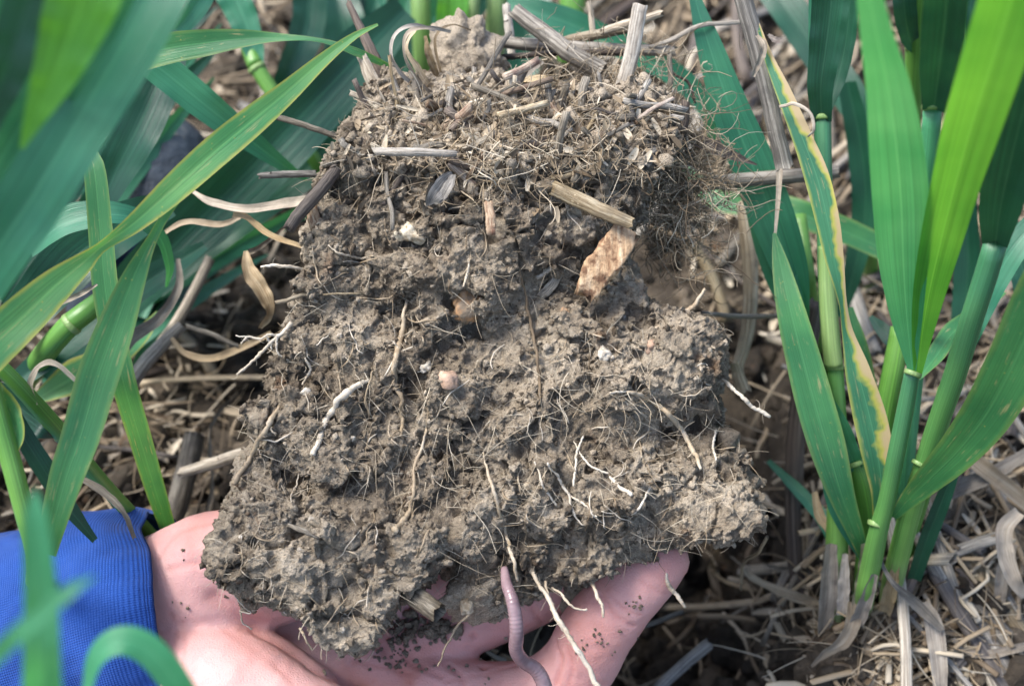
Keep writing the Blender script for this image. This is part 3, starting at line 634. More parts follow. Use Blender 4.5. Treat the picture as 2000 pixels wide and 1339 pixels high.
blade(B, 'leaf_edged', [(-30,760,.508,70),(10,800,.506,66),(30,850,.505,40),(20,900,.505,12)], .2, -.4)
stem(B, 'stem_green', [(-90,700,.52,40),(-110,850,.56,42),(-120,980,gd(-120,980),44)])

# -- left, behind the yellow edged blade
Cc = plant(20, 800, 'wheat plant with wide dark green blades low behind the yellow edged blade', off=0)
blade(Cc, 'leaf_mid', [(250,112,.575,66),(330,94,.572,60),(400,84,.570,52),(470,76,.570,36),(545,74,.572,18),(625,80,.575,13),(700,104,.58,17),(760,130,.59,10)], .2, [0,0,0,.1,.5,.9,.3,0], 50, .03, label='blade with brown spotted yellow margin')
blade(Cc, 'leaf_blue', [(255,95,.60,50),(320,140,.605,66),(400,205,.61,62),(480,268,.62,46),(550,320,.63,26),(600,352,.64,5)], .2, .1)
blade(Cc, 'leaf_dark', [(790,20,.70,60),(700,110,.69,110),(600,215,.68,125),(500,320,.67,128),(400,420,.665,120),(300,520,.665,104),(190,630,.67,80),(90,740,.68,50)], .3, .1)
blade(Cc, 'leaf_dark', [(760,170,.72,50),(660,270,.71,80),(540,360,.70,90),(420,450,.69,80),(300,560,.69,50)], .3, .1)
blade(Cc, 'leaf_dark', [(345,60,.63,60),(315,150,.63,84),(270,250,.63,94),(225,340,.635,70),(190,430,.64,30)], .25, -.2)
blade(Cc, 'leaf_blue', [(420,-60,.66,40),(385,10,.65,44),(330,75,.64,34),(290,120,.63,10)], .3, .2)
blade(Cc, 'leaf_blue', [(60,490,.58,30),(120,440,.575,64),(200,420,.575,58),(265,428,.58,42),(312,465,.59,32),(330,520,.60,20),(325,560,.61,6)], .3, .6)
blade(Cc, 'leaf_dark', [(-40,700,.60,60),(60,600,.60,90),(150,500,.60,110),(240,440,.61,90),(330,400,.62,50)], .3, .1)
blade(Cc, 'leaf_dark', [(40,740,.625,40),(140,660,.62,62),(230,590,.62,66),(320,530,.63,50),(400,480,.64,20)], .3, .3)
stem(Cc, 'stem_green', [(20,790,gd(20,800)-.01,42),(80,700,.62,44),(130,640,.60,44),(180,600,.60,42),(235,560,.61,38)])
ligule(Cc, 140, 632, .598, 46, 40)
blade(Cc, 'leaf_edged', [(70,780,.63,20),(140,740,.63,66),(200,710,.63,62),(270,660,.64,36),(310,610,.65,10)], .2, .3, label='low blade turning yellow and orange at its tip')
D1 = plant(640, 330, 'wheat plant with a bent bright green stem behind the top corner of the clod')
stem(D1, 'stem_green', [(420,-60,.72,34),(470,50,.71,34),(500,130,.70,32)])
stem(D1, 'stem_green', [(500,130,.70,30),(555,215,.70,30),(600,290,.70,28),(640,352,.71,26)]); ligule(D1, 502, 134, .70, 34, -58)
blade(D1, 'leaf_blue', [(430,-60,.70,70),(470,20,.70,62),(495,90,.70,44),(505,135,.70,22)], .3, -.2)
blade(D1, 'leaf_dark', [(600,-60,.74,60),(600,40,.74,70),(570,130,.73,60),(530,200,.73,24)], .3, .3)
blade(D1, 'leaf_dark', [(640,-80,.78,60),(665,20,.77,80),(680,130,.77,90),(660,240,.76,50)], .3, .1)
blade(D1, 'leaf_blue', [(730,-30,.71,10),(760,30,.71,16),(780,60,.71,10)], .3, .2)

# -- close to the lens at the bottom left, over the sleeve
E = plant(-200, 1500, 'short wheat shoot very close to the lens, blurred over the blue sleeve', off=.02)
blade(E, 'leaf_pale', [(68,955,.300,8),(70,1010,.300,44),(75,1080,.302,56),(80,1180,.306,66),(82,1290,.312,72),(84,1420,.33,80)], .15, 0)
blade(E, 'leaf_pale', [(185,1125,.275,6),(140,1150,.273,26),(90,1190,.273,36),(20,1250,.276,38),(-70,1340,.29,34)], .12, .2)
blade(E, 'leaf_pale', [(165,1420,.36,22),(172,1340,.36,26),(190,1280,.358,44),(232,1250,.357,56),(282,1262,.358,62),(325,1305,.36,62),(365,1370,.365,60),(400,1450,.38,56)], .1, [.9,.7,.5,.1,-.2,-.3,-.3,-.3], 50, .01)

# -- behind the top of the clod
Fp = plant(900, 130, 'bright green wheat stems standing straight behind the top of the clod')
for a in ([(818,-80,.76,38),(822,20,.76,38),(826,110,.77,38),(828,200,.79,36)], [(925,-80,.74,30),(922,10,.74,30),(915,80,.75,28),(910,170,.77,26)], [(972,-80,.75,38),(970,10,.75,38),(966,90,.76,38),(960,180,.78,36)], [(1120,-80,.80,50),(1118,20,.80,50),(1112,120,.81,46)]): stem(Fp, 'stem_pale' if a[0][0] != 1120 else 'stem_green', a)
blade(Fp, 'leaf_bright', [(885,-80,.735,60),(882,0,.735,64),(876,70,.74,56),(872,150,.75,40)], .3, .3)
blade(Fp, 'leaf_blue', [(990,5,.69,34),(1040,24,.688,52),(1100,42,.688,58),(1170,72,.69,54),(1240,104,.695,50),(1300,135,.70,48),(1350,175,.705,44),(1385,230,.71,30),(1390,300,.72,10)], .2, .3, 50)
blade(Fp, 'leaf_dark', [(700,-60,.80,80),(740,40,.79,90),(780,140,.79,80),(800,240,.79,40)], .3, .2)
blade(Fp, 'leaf_dark', [(860,-60,.84,90),(870,60,.84,90),(900,180,.84,60)], .3, 0)
blade(Fp, 'leaf_dark', [(1040,-60,.84,80),(1030,60,.84,80),(1010,180,.84,60)], .3, 0)
blade(Fp, 'leaf_mid', [(1340,330,.70,20),(1400,392,.69,40),(1490,398,.685,52),(1580,425,.68,56),(1680,465,.68,52),(1760,505,.68,40),(1820,540,.69,10)], .25, .3, 50, label='low crossing blade with brown and white blotches')

# -- right, behind
H = plant(1600, 700, 'wheat plant with a long drooping blue green blade between clod and straw')
blade(H, 'leaf_blue', [(1335,-90,.60,6),(1358,0,.60,24),(1385,90,.60,50),(1425,210,.602,72),(1468,320,.605,86),(1510,430,.61,86),(1545,530,.618,66),(1568,600,.625,26),(1575,640,.63,6)], .2, .12, 60, .015)
blade(H, 'leaf_blue', [(1440,310,.63,10),(1475,400,.625,40),(1505,480,.622,60),(1535,560,.622,60),(1560,640,.625,40),(1590,720,.63,20)], .25, -.2)
blade(H, 'leaf_dark', [(1470,-80,.73,70),(1540,20,.72,70),(1610,120,.715,72),(1670,205,.71,66),(1720,290,.71,50),(1750,370,.71,24)], .2, .2)
blade(H, 'leaf_mid', [(1512,455,.585,6),(1525,520,.583,34),(1545,610,.580,56),(1568,700,.580,68),(1592,790,.581,74),(1618,880,.584,70),(1645,970,.59,50),(1675,1050,.60,30),(1695,1100,.612,20)], .14, .1, 60, .015, label='narrow blade with orange eaten margin')
blade(H, 'dry_leaf', [(1522,330,.59,14),(1520,380,.588,10),(1516,430,.586,7),(1513,462,.585,5)], .3, .2, label='dead papery tip')
stem(H, 'stem_green', [(1600,700,gd(1600,700),30),(1580,560,.66,30),(1560,420,.66,28)])

# -- right, main plant
K = plant(1650, 1200, 'wheat plant with a scorched yellow and brown blade, its pale base in dead straw', off=.004)
stem(K, 'stem_grad', [(1606,222,.585,34),(1608,300,.585,33),(1611,400,.586,33),(1616,560,.59,35),(1622,660,.592,36),(1628,716,.594,37),(1634,820,.598,39),(1638,930,.603,40),(1636,1010,.61,42),(1634,1090,.62,45),(1632,1160,.63,44),(1628,1230,gd(1628,1230),40)], n=70)
stem(K, 'stem_pale', [(1614,480,.584,30),(1616,560,.586,33),(1622,650,.589,36),(1628,714,.592,38)], label='pale loosened sheath')
ligule(K, 1628, 716, .593, 38); ligule(K, 1606, 228, .584, 36)
blade(K, 'leaf_dark', [(1605,236,.583,38),(1603,170,.575,50),(1612,100,.568,62),(1622,20,.56,72),(1630,-80,.55,80)], .35, .1)
blade(K, 'leaf_dark', [(1612,236,.587,10),(1640,140,.585,40),(1655,60,.58,44),(1665,-60,.57,46)], .3, .4)
blade(K, 'leaf_blue', [(1600,230,.588,8),(1593,140,.588,20),(1592,50,.585,26),(1596,-60,.58,30)], .2, 0)
blade(K, 'leaf_dying', [(1478,40,.570,6),(1500,110,.569,18),(1530,180,.567,30),(1565,265,.565,38),(1595,345,.564,48),(1616,430,.564,46),(1630,510,.566,36),(1645,590,.568,20),(1655,650,.570,26),(1676,730,.572,50),(1700,820,.576,64),(1716,900,.58,58),(1722,960,.586,42),(1714,1015,.596,18)], .12, [.3,.2,.1,0,0,0,.2,.6,.5,.1,0,0,0,0], 80, .05, label='scorched blade, half of it dead and tan')
blade(K, 'leaf_blue', [(1590,715,.588,6),(1612,780,.588,30),(1638,840,.59,46),(1662,890,.594,36),(1672,915,.597,26)], .3, .1)
stem(K, 'stem_green', [(1668,900,.598,28),(1684,950,.602,36),(1696,1030,.612,40),(1690,1100,.622,40),(1680,1200,gd(1680,1200),38)]); ligule(K, 1670, 906, .597, 34, -70)
blade(K, 'leaf_blue', [(1600,880,.600,10),(1625,980,.602,26),(1655,1040,.605,24),(1690,1096,.612,16)], .3, .3)

M = plant(1700, 1185, 'wheat plant with two broad bright blades reaching up close to the lens', off=.004)
stem(M, 'stem_grad', [(1782,725,.548,30),(1768,800,.556,33),(1752,880,.565,34),(1742,930,.572,34),(1730,985,.580,34),(1716,1035,.588,37),(1702,1100,.60,40),(1690,1160,.612,38),(1684,1200,gd(1684,1200),36)], n=60); ligule(M, 1714, 1022, .586, 38, 75); ligule(M, 1783, 728, .546, 34, 70)
blade(M, 'leaf_pale', [(1783,735,.546,10),(1778,690,.540,30),(1770,610,.526,64),(1764,510,.505,94),(1760,400,.48,108),(1750,280,.45,104),(1735,170,.425,86),(1715,80,.405,66),(1700,0,.39,52),(1690,-80,.375,40)], .1, .1, 60, .01)
blade(M, 'leaf_bright', [(1792,735,.546,14),(1800,660,.534,38),(1815,570,.515,62),(1838,470,.49,80),(1866,360,.462,94),(1900,240,.432,112),(1938,120,.405,122),(1972,10,.385,126),(2000,-100,.365,120)], .12, -.1, 60, .01)
blade(M, 'leaf_mid', [(1788,745,.552,10),(1825,700,.56,34),(1860,650,.575,40),(1910,610,.59,30),(1960,570,.61,12)], .3, .4)
blade(M, 'leaf_dark', [(1700,618,.62,8),(1720,640,.615,26),(1745,668,.61,32),(1765,700,.60,12)], .2, .2)
stem(M, 'stem_green', [(1760,640,.60,40),(1745,720,.602,42),(1728,810,.607,42),(1718,900,.615,38),(1714,1000,.63,36),(1712,1100,gd(1712,1100),34)])

Nn = plant(1740, 1190, 'tall wheat plant leaning outward, its stem ending in a dark folded blade', off=.004)
stem(Nn, 'stem_grad', [(1946,470,.505,46),(1925,540,.512,46),(1896,630,.523,45),(1866,730,.537,44),(1838,810,.55,42),(1812,890,.565,42),(1784,980,.582,42),(1762,1060,.598,42),(1745,1130,.615,42),(1735,1180,gd(1735,1180),40)])
ligule(Nn, 1946, 466, .503, 50, 72); ligule(Nn, 1795, 905, .566, 30, 60)
blade(Nn, 'leaf_dark', [(1944,474,.500,48),(1955,400,.485,80),(1975,310,.465,100),(2000,210,.445,108),(2030,100,.425,100),(2060,-40,.405,90)], .35, .1)
blade(Nn, 'leaf_mid', [(2090,480,.46,120),(2030,600,.475,118),(1975,720,.492,110),(1925,810,.51,98),(1870,880,.53,78),(1815,935,.552,56),(1775,975,.57,36),(1745,1010,.585,14)], .15, .2, 50, .01)
blade(Nn, 'leaf_dark', [(1880,860,.585,4),(1862,920,.59,22),(1835,990,.60,32),(1808,1060,.61,32),(1785,1130,.622,26)], .25, .2)
blade(Nn, 'leaf_dark', [(1975,420,.60,10),(1990,500,.60,50),(2020,600,.60,60)], .2, .2)
stem(Nn, 'stem_blue', [(1822,205,.50,36),(1818,260,.505,36),(1812,330,.512,36),(1805,440,.53,36),(1800,560,.55,34),(1790,700,.58,34),(1770,900,.61,34),(1760,1080,gd(1760,1080),32)]); ligule(Nn, 1822, 208, .498, 42, 88)
blade(Nn, 'leaf_dark', [(1824,212,.496,42),(1832,150,.482,66),(1842,70,.462,82),(1850,-20,.44,86),(1855,-100,.42,80)], .35, .1)
Q = plant(1760, 560, 'wheat plant far back between the blurred blades, top corner')
stem(Q, 'stem_green', [(1800,-80,.60,40),(1792,0,.61,40),(1788,90,.63,38),(1780,240,.66,36),(1772,400,.70,34),(1765,540,gd(1765,540),32)]); ligule(Q, 1788, 92, .63, 40)
blade(Q, 'leaf_dark', [(1770,-80,.60,30),(1765,0,.605,46),(1775,70,.62,36),(1788,100,.63,14)], .3, .2)
blade(Q, 'leaf_mid', [(1900,-80,.55,20),(1890,0,.56,36),(1900,80,.57,30),(1920,140,.58,6)], .3, .3)
blade(Q, 'leaf_blue', [(1960,-80,.58,50),(1900,120,.60,60),(1880,300,.64,50),(1850,480,.68,30)], .3, .1)
stem(Q, 'stem_green', [(1690,300,.70,34),(1700,420,.72,34),(1700,560,gd(1700,560),32)])

# ---------------------------------------------------------------- boot half hidden by the blades
bt = empty('boot', G(330, 520)[0], 'dark dirty boot toe half hidden behind the wheat blades', 'boot')
c, r = world([(200,620,.74,150),(250,500,.72,190),(285,400,.71,200),(320,320,.715,170),(350,270,.73,110)])
s = spline(np.column_stack([c, r / 2]), 30); V1, f1, u1 = tube(s[:, :3], s[:, 3], 28, flat=.8); V1 = V1 + nrm(V1 - V1.mean(0)) * (fbm(V1 * 30, 3, 3) * .004)[:, None]
make('upper', V1, f1, mats['boot_rubber'], bt)
c, r = world([(190,520,.70,60),(230,470,.69,110),(280,450,.69,120),(330,455,.70,80)]); s = spline(np.column_stack([c, r / 2]), 20)
V1, f1, u1 = tube(s[:, :3], s[:, 3], 20, flat=.7); V1 = V1 + nrm(V1 - V1.mean(0)) * (fbm(V1 * 60, 3, 5) * .004)[:, None]; make('trouser_hem', V1, f1, mats['navy_cloth'], bt)

# dried outer sheaths wrapped round the foot of each stem
for i, (par, pts) in enumerate(((K, [(1622,1060,.612,22),(1618,1120,.618,34),(1614,1180,.625,34),(1606,1240,.635,20)]), (K, [(1652,1080,.612,12),(1650,1140,.618,24),(1646,1200,.625,24)]), (M, [(1708,1120,.598,14),(1694,1160,.606,26),(1676,1205,.615,28),(1660,1230,.62,16)]),
        (Nn, [(1752,1100,.602,14),(1742,1150,.61,28),(1730,1195,.62,26)]), (K, [(1688,1060,.60,14),(1684,1120,.61,26),(1672,1190,.62,26)]))):
    blade(par, 'dry_leaf', pts, .5, .3 * (-1) ** i, 26, .15).name = 'dead_sheath'

# more blades and tillers of the right-hand clump
blade(K, 'leaf_mid', [(1660,600,.62,12),(1675,680,.618,40),(1690,780,.618,52),(1700,880,.62,44),(1700,980,.63,22)], .2, .3)
blade(K, 'leaf_blue', [(1500,900,.66,10),(1560,960,.65,26),(1610,1020,.64,30),(1640,1100,.635,20)], .3, .4)
stem(Nn, 'stem_green', [(1850,760,.60,36),(1830,850,.61,38),(1800,960,.62,38),(1770,1060,.635,38),(1750,1180,gd(1750,1180),36)])
blade(Nn, 'leaf_blue', [(1850,765,.60,16),(1880,680,.59,44),(1925,580,.585,56),(1985,480,.58,54),(2060,400,.58,40)], .25, .2)
blade(Q, 'leaf_dark', [(1640,620,.72,20),(1670,520,.71,40),(1690,400,.70,50),(1680,280,.69,50),(1655,160,.68,36)], .3, .2)
blade(Q, 'leaf_dark', [(1860,760,.70,20),(1880,640,.69,44),(1890,500,.68,52),(1880,380,.67,50)], .3, .2)
blade(Q, 'leaf_dark', [(1930,-60,.50,70),(1925,60,.51,70),(1915,180,.53,64),(1900,300,.55,50)], .3, -.3)

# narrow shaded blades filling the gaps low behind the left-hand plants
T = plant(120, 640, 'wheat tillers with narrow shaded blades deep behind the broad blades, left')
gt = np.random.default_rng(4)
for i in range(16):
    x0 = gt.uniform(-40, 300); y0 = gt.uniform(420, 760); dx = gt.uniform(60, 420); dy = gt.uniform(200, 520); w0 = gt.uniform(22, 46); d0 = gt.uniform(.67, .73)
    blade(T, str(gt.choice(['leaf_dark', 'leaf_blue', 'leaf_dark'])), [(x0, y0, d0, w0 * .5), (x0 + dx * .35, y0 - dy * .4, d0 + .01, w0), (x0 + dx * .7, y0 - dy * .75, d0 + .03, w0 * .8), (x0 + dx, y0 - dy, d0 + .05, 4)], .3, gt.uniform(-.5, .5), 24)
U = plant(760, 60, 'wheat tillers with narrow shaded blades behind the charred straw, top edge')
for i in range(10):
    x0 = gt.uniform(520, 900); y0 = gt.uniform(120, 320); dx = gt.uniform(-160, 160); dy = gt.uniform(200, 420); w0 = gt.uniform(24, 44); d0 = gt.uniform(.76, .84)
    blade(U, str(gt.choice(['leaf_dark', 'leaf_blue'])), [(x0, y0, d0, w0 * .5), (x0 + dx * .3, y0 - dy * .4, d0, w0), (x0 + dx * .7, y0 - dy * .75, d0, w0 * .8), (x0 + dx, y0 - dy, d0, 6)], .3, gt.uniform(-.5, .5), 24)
# ---------------------------------------------------------------- straw, chips and dead leaves, hand placed
def straw(pts, label, mat='straw_grey', group=None, hollow=True, flat=.85, cat='straw', name='straw', k=12, ridge=.05):
    CNT[0] += 1; c, w_ = world(pts); s = spline(np.column_stack([c, w_ / 2]), 12 + 4 * len(pts))
    g = np.random.default_rng(CNT[0]); s[:, :3] += np.cumsum(g.normal(0, .00007, (len(s), 3)), 0)
    V, f, uv = tube(s[:, :3], s[:, 3], k, flat, ridge, hollow, jag=.0018, seed=CNT[0]); uv[:, 1] *= 1
    return make(name, V, f, mats[mat], uv=uv, label=label, cat=cat, group=group)
def dry(pts, label, mat='dry_leaf', roll=0, fold=.5, curl=0, group=None, n=40):
    CNT[0] += 1; c, w_ = world(pts); extra = roll if hasattr(roll, '__len__') else [roll] * len(pts)
    s = spline(np.column_stack([c, w_, extra]), n)
    V, f, uv = ribbon(s[:, :3], np.maximum(s[:, 3], .0003), 5, fold, s[:, 4], wave=.15, seed=CNT[0], curl=curl)
    return make('dead_leaf', V, f, mats[mat], uv=uv, label=label, cat='dead leaf', group=group)
def onclod(px, py, out=0.0, dflt=.56):
    h = hit(px, py); return (h if h else dflt) - out
def lay(pts, out=.002, lift=0):
    """pts (px,py,w) laid against the clod surface, joined by a straight-ish run of depths"""
    d = [onclod(a, b) for a, b, _ in pts]; return [(a, b, (min(d) * .5 + dd * .5) - out, w_) for (a, b, w_), dd in zip(pts, d)]
# in the clod
straw([(1008,22,.600,30),(1060,62,.597,34),(1110,102,.594,35),(1172,138,.594,36)], 'thick grey hollow straw slanting across the top of the clod', ridge=.08)
straw([(950,80,.612,20),(1050,88,.610,26),(1180,97,.606,26),(1318,102,.602,20)], 'long grey straw lying level along the top of the clod with a pale broken end')
straw([(985,112,.606,12),(1100,104,.604,12),(1220,100,.60,12)], 'thin dark straw just under the long level straw', 'straw_dark')
straw([(1250,15,.575,30),(1238,90,.578,30),(1222,160,.582,30),(1200,222,.588,26)], 'upright flat tan straw stuck in the top of the clod', 'straw_tan', hollow=False, flat=.35)
straw([(1085,368,.540,30),(1135,390,.537,32),(1190,415,.534,30),(1232,434,.532,24)], 'split tan straw with a frayed end jutting from the upper face of the clod', 'straw_tan', flat=.5, ridge=.12)
straw([(735,296,.538,15),(800,298,.536,17),(885,301,.537,14)], 'short smooth straw lying level across the upper left of the clod', 'straw_tan', hollow=False)
straw([(926,138,.578,9),(930,185,.578,12),(938,240,.580,12)], 'thin upright straw stub in the middle of the matted top', 'straw_grey')
straw([(765,155,.572,18),(785,195,.572,20),(815,245,.575,20)], 'split pale straw leaning in the matted top of the clod', 'straw_grey', hollow=False, flat=.4)
straw([(805,150,.57,12),(818,205,.569,13),(834,268,.566,12)], 'narrow tan straw parallel to the split pale straw', 'straw_tan', hollow=False, flat=.5)
straw([(683,8,.595,12),(703,50,.593,16),(728,105,.59,22),(765,190,.59,22)], 'charred black straw pointing up out of the corner of the clod', 'straw_dark', ridge=.14)
straw([(708,112,.582,20),(728,160,.582,28),(762,210,.585,26)], 'brown weathered straw beside the charred black one', 'straw_tan', flat=.5, ridge=.1)
straw([(517,221,.562,12),(560,234,.561,12),(610,250,.560,12),(668,270,.560,11)], 'thin spotted straw sticking out over the dark blades', 'straw_grey')
straw([(510,343,.56,12),(555,340,.56,14),(612,338,.56,14)], 'short grey straw end poking out of the flank of the clod', 'straw_grey')
straw([(566,444,.545,24),(592,408,.545,26),(628,366,.545,26),(655,330,.548,24)], 'brown straw stub slanting down at the flank of the clod', 'straw_dark')
straw([(780,1138,.541,40),(815,1165,.535,42),(855,1194,.530,40)], 'grey hollow straw stub with an open end under the clod', 'straw_grey', ridge=.07)
straw([(1060,575,.553,18),(1075,562,.552,20),(1100,520,.553,18)], 'grey flat chip of straw beside the dark hole in the clod', 'straw_grey', hollow=False, flat=.3)
straw([(1052,540,.548,9),(1076,522,.547,9)], 'tiny tan straw bit above the grey chip', 'straw_tan')
straw([(1180,62,.60,16),(1230,46,.597,18),(1285,28,.595,14)], 'pale straw slanting up behind the upright tan straw', 'straw_tan')
straw([(1100,80,.612,16),(1170,66,.608,20),(1250,52,.606,16)], 'tan straw lying behind the thick grey straw', 'straw_tan')
straw([(1150,8,.62,10),(1158,50,.615,12),(1150,110,.61,10)], 'thin grey stalk standing behind the clod', 'straw_grey')
straw([(990,15,.62,16),(996,60,.62,18),(1000,110,.62,16)], 'bleached upright straw behind the thick grey straw', 'straw_tan')
straw([(1000,190,.586,16),(1060,185,.583,18),(1140,178,.582,16)], 'straw lying level in the matted top below the thick grey one', 'straw_grey')
straw([(880,215,.58,14),(960,205,.578,20),(1010,195,.578,20)], 'frayed brown straw sunk in the root mat', 'straw_tan', ridge=.15)
straw([(1060,232,.572,8),(1090,200,.572,8),(1122,160,.574,8)], 'thin reddish stalk crossing the root mat', 'chip_wood')
straw([(570,1026,.524,8),(592,1036,.522,10),(616,1048,.522,6)], 'short shiny straw splinter on the lower lump of the clod', 'straw_tan', hollow=False)
straw([(545,590,.552,8),(575,580,.550,8),(608,570,.550,7)], 'small straw splinter jutting from the flank of the clod below the pale roots', 'straw_tan', hollow=False)
straw([(635,575,.545,4),(700,572,.544,4)], 'hair thin straw splinter on the face of the clod', 'straw_tan', hollow=False)
straw([(955,400,.533,18),(960,425,.532,20),(962,452,.532,18)], 'pink brown straw chip hanging below the root mat', 'chip_wood', hollow=False, flat=.35)
straw([(1120,250,.566,16),(1140,278,.565,16)], 'rust red chip in the matted top', 'chip_wood', hollow=False, flat=.5, cat='wood chip', name='wood_chip')
straw([(1215,250,.566,24),(1250,240,.563,26),(1285,236,.564,14)], 'pinkish peeling bark strip in the matted top', 'dry_leaf', hollow=False, flat=.3, cat='bark', name='bark_strip')
straw([(1180,295,.565,16),(1220,270,.563,20),(1275,262,.565,14)], 'orange brown shred of bark under the pinkish strip', 'chip_wood', hollow=False, flat=.4, cat='bark', name='bark_strip')
straw([(606,400,.55,24),(614,440,.55,26)], 'rust brown chip of bark at the flank of the clod', 'chip_wood', hollow=False, flat=.5, cat='wood chip', name='wood_chip')
# wood chip: a flat block of rotten wood
c, r = world([(1150,566,.543,46),(1165,532,.541,58),(1190,500,.540,62),(1216,464,.540,56)]); s = spline(np.column_stack([c, r / 2]), 16)
s = spline(s, 40); V1, f1, u1 = tube(s[:, :3], s[:, 3], 40, flat=.42, jag=.004, seed=5, sq=.3); V1 = V1 + nrm(V1 - V1.mean(0)) * (fbm(V1 * 420, 3, 3) * .0012)[:, None]
make('wood_chip', V1, f1, mats['rotten_wood'], uv=u1, label='pale chunk of rotten wood with red brown stain set in the clod', cat='wood chip')
def lump(name, px, py, d, rx, mat, label, cat, sub=3, amp=.35, squash=.35, seed=1, stretch=None, rough=.0):
    c = p1(px, py, d)[None]; V1, f1, _ = rocks(c, [rx * d / F], sub, amp, 1.5, seed, squash)
    if stretch is not None:
        ang, kx = stretch; ax = RIGHT * math.cos(R(ang)) + UP * math.sin(R(ang)); V1 = V1 + np.outer((V1 - c) @ ax, ax) * (kx - 1)
    V1 = V1 + nrm(V1 - c) * (turb(V1 * 420, 3, seed) * rough)[:, None]
    return make(name, V1, f1, mats[mat], label=label, cat=cat, tone=np.full(len(V1), .75))
lump('pebble', 915, 588, onclod(915, 588) + .0010, 30, 'orange_stone', 'orange crumbly stone in the middle of the clod', 'stone', seed=33, amp=.25, squash=.2, stretch=(70, 1.25), rough=.0025, sub=4)
lump('pebble', 874, 738, onclod(874, 738) - .001, 21, 'pink_stone', 'smooth pinkish stone in the middle of the clod face', 'stone', seed=4, stretch=(0, 1.2))
lump('pebble', 1103, 608, onclod(1103, 608) + .002, 10, 'orange_stone', 'small orange stone below the grey chip', 'stone', seed=5)
lump('pebble', 1290, 1048, onclod(1290, 1048) + .002, 8, 'orange_stone', 'tiny orange stone under the ledge of the clod', 'stone', seed=6)
lump('pebble', 1272, 678, onclod(1272, 678) + .001, 15, 'pink_stone', 'flat brown stone on the shoulder of the clod', 'stone', seed=7)
lump('pebble', 1031, 950, onclod(1031, 950) + .001, 9, 'pale_seed', 'round cream grain on the lower ledge of the clod', 'seed', seed=8)
lump('pebble', 911, 1184, .548, 10, 'pale_seed', 'pale speckled grain hanging under the clod', 'seed', seed=9, stretch=(70, 1.4))
lump('shell', 797, 455, onclod(797, 455), 17, 'pale_seed', 'crumpled cream seed husk on the face of the clod', 'seed husk', amp=.8, seed=10, stretch=(-50, 1.5), rough=.002)
lump('seed', 925, 245, .560, 11, 'pale_seed', 'white oval seed on the root mat', 'seed', seed=11, stretch=(80, 1.5))
lump('seed', 1268, 200, .572, 15, 'pale_seed', 'pale dried seed case near the upright tan straw', 'seed', seed=12, stretch=(80, 1.6))
hk = empty('husk', p1(862, 370, .535), 'grey papery husk hanging over the face of the clod', 'seed husk')
for pts, rl in (([(884,340,.534,14),(868,358,.530,34),(850,380,.528,30),(836,400,.530,6)], .2), ([(886,342,.532,10),(876,365,.528,22),(862,388,.529,16),(850,398,.531,4)], -.5), ([(880,345,.536,12),(856,356,.532,24),(838,376,.532,20),(833,402,.533,4)], .7)):
    c, w_ = world(pts); s = spline(np.column_stack([c, w_]), 18); V, f, uv = ribbon(s[:, :3], s[:, 3], 5, .5, rl, wave=.12, seed=int(rl * 10) + 9, curl=.2)
    make('glume', V, f, mats['straw_grey'], hk, uv=uv)
FL = ['white fleck at the tip of the short smooth straw', 'white crusty patch left above the pinkish stone', 'tiny white fleck on the face right of the thick white root', 'white grain at the top end of the flank root', 'round white grain above the lower lump of the clod', 'small white grain near the bottom tip of the clod', 'tiny white grain left of the shiny straw splinter',
      'crusty white patch on the shoulder of the clod', 'smaller white crust touching the shoulder patch', 'white fleck between the two upper flank splinters and the long tan root', 'tiny white grain above the long tan root', 'white grain below the rotten wood chip', 'white fleck beside the oval seed', 'tiny white grain at the flank of the lower lump']
for i, (x, y, s_) in enumerate(((723,307,9),(829,716,14),(688,856,5),(600,767,11),(608,1014,6),(668,1228,6),(585,1073,4),(1178,690,14),(1195,700,8),(663,655,7),(700,585,4),(1216,620,5),(880,268,9),(470,1050,4))):
    lump('mineral_fleck', x, y, onclod(x, y), s_ * .72, 'white_mineral', FL[i], 'mineral fleck', seed=20 + i, amp=.5, rough=.0012)['group'] = 'white flecks on the clod'
# knob of earth on the very top
c = p1(912, 96, .600)[None]; c2 = p1(962, 132, .602)[None]
Va, fa, _ = rocks(c, [.0094], 5, .42, 1.6, 14, .15); Vb, fb, _ = rocks(c2, [.0052], 4, .3, 1.5, 15, .2)
Va = Va + np.outer((Va - c) @ UP, UP) * .25
VV = np.vstack([Va, Vb]); VV = VV + nrm(VV - VV.mean(0)) * (.0030 * turb(VV * 330, 4, 3) + .0008 * fbm(VV * 1300, 2, 4))[:, None]
make('earth_lump', VV, np.vstack([fa, fb + len(Va)]), mats['soil'], label='light brown knob of earth sitting on top of the clod', cat='lump of soil', tone=np.full(len(VV), .85))
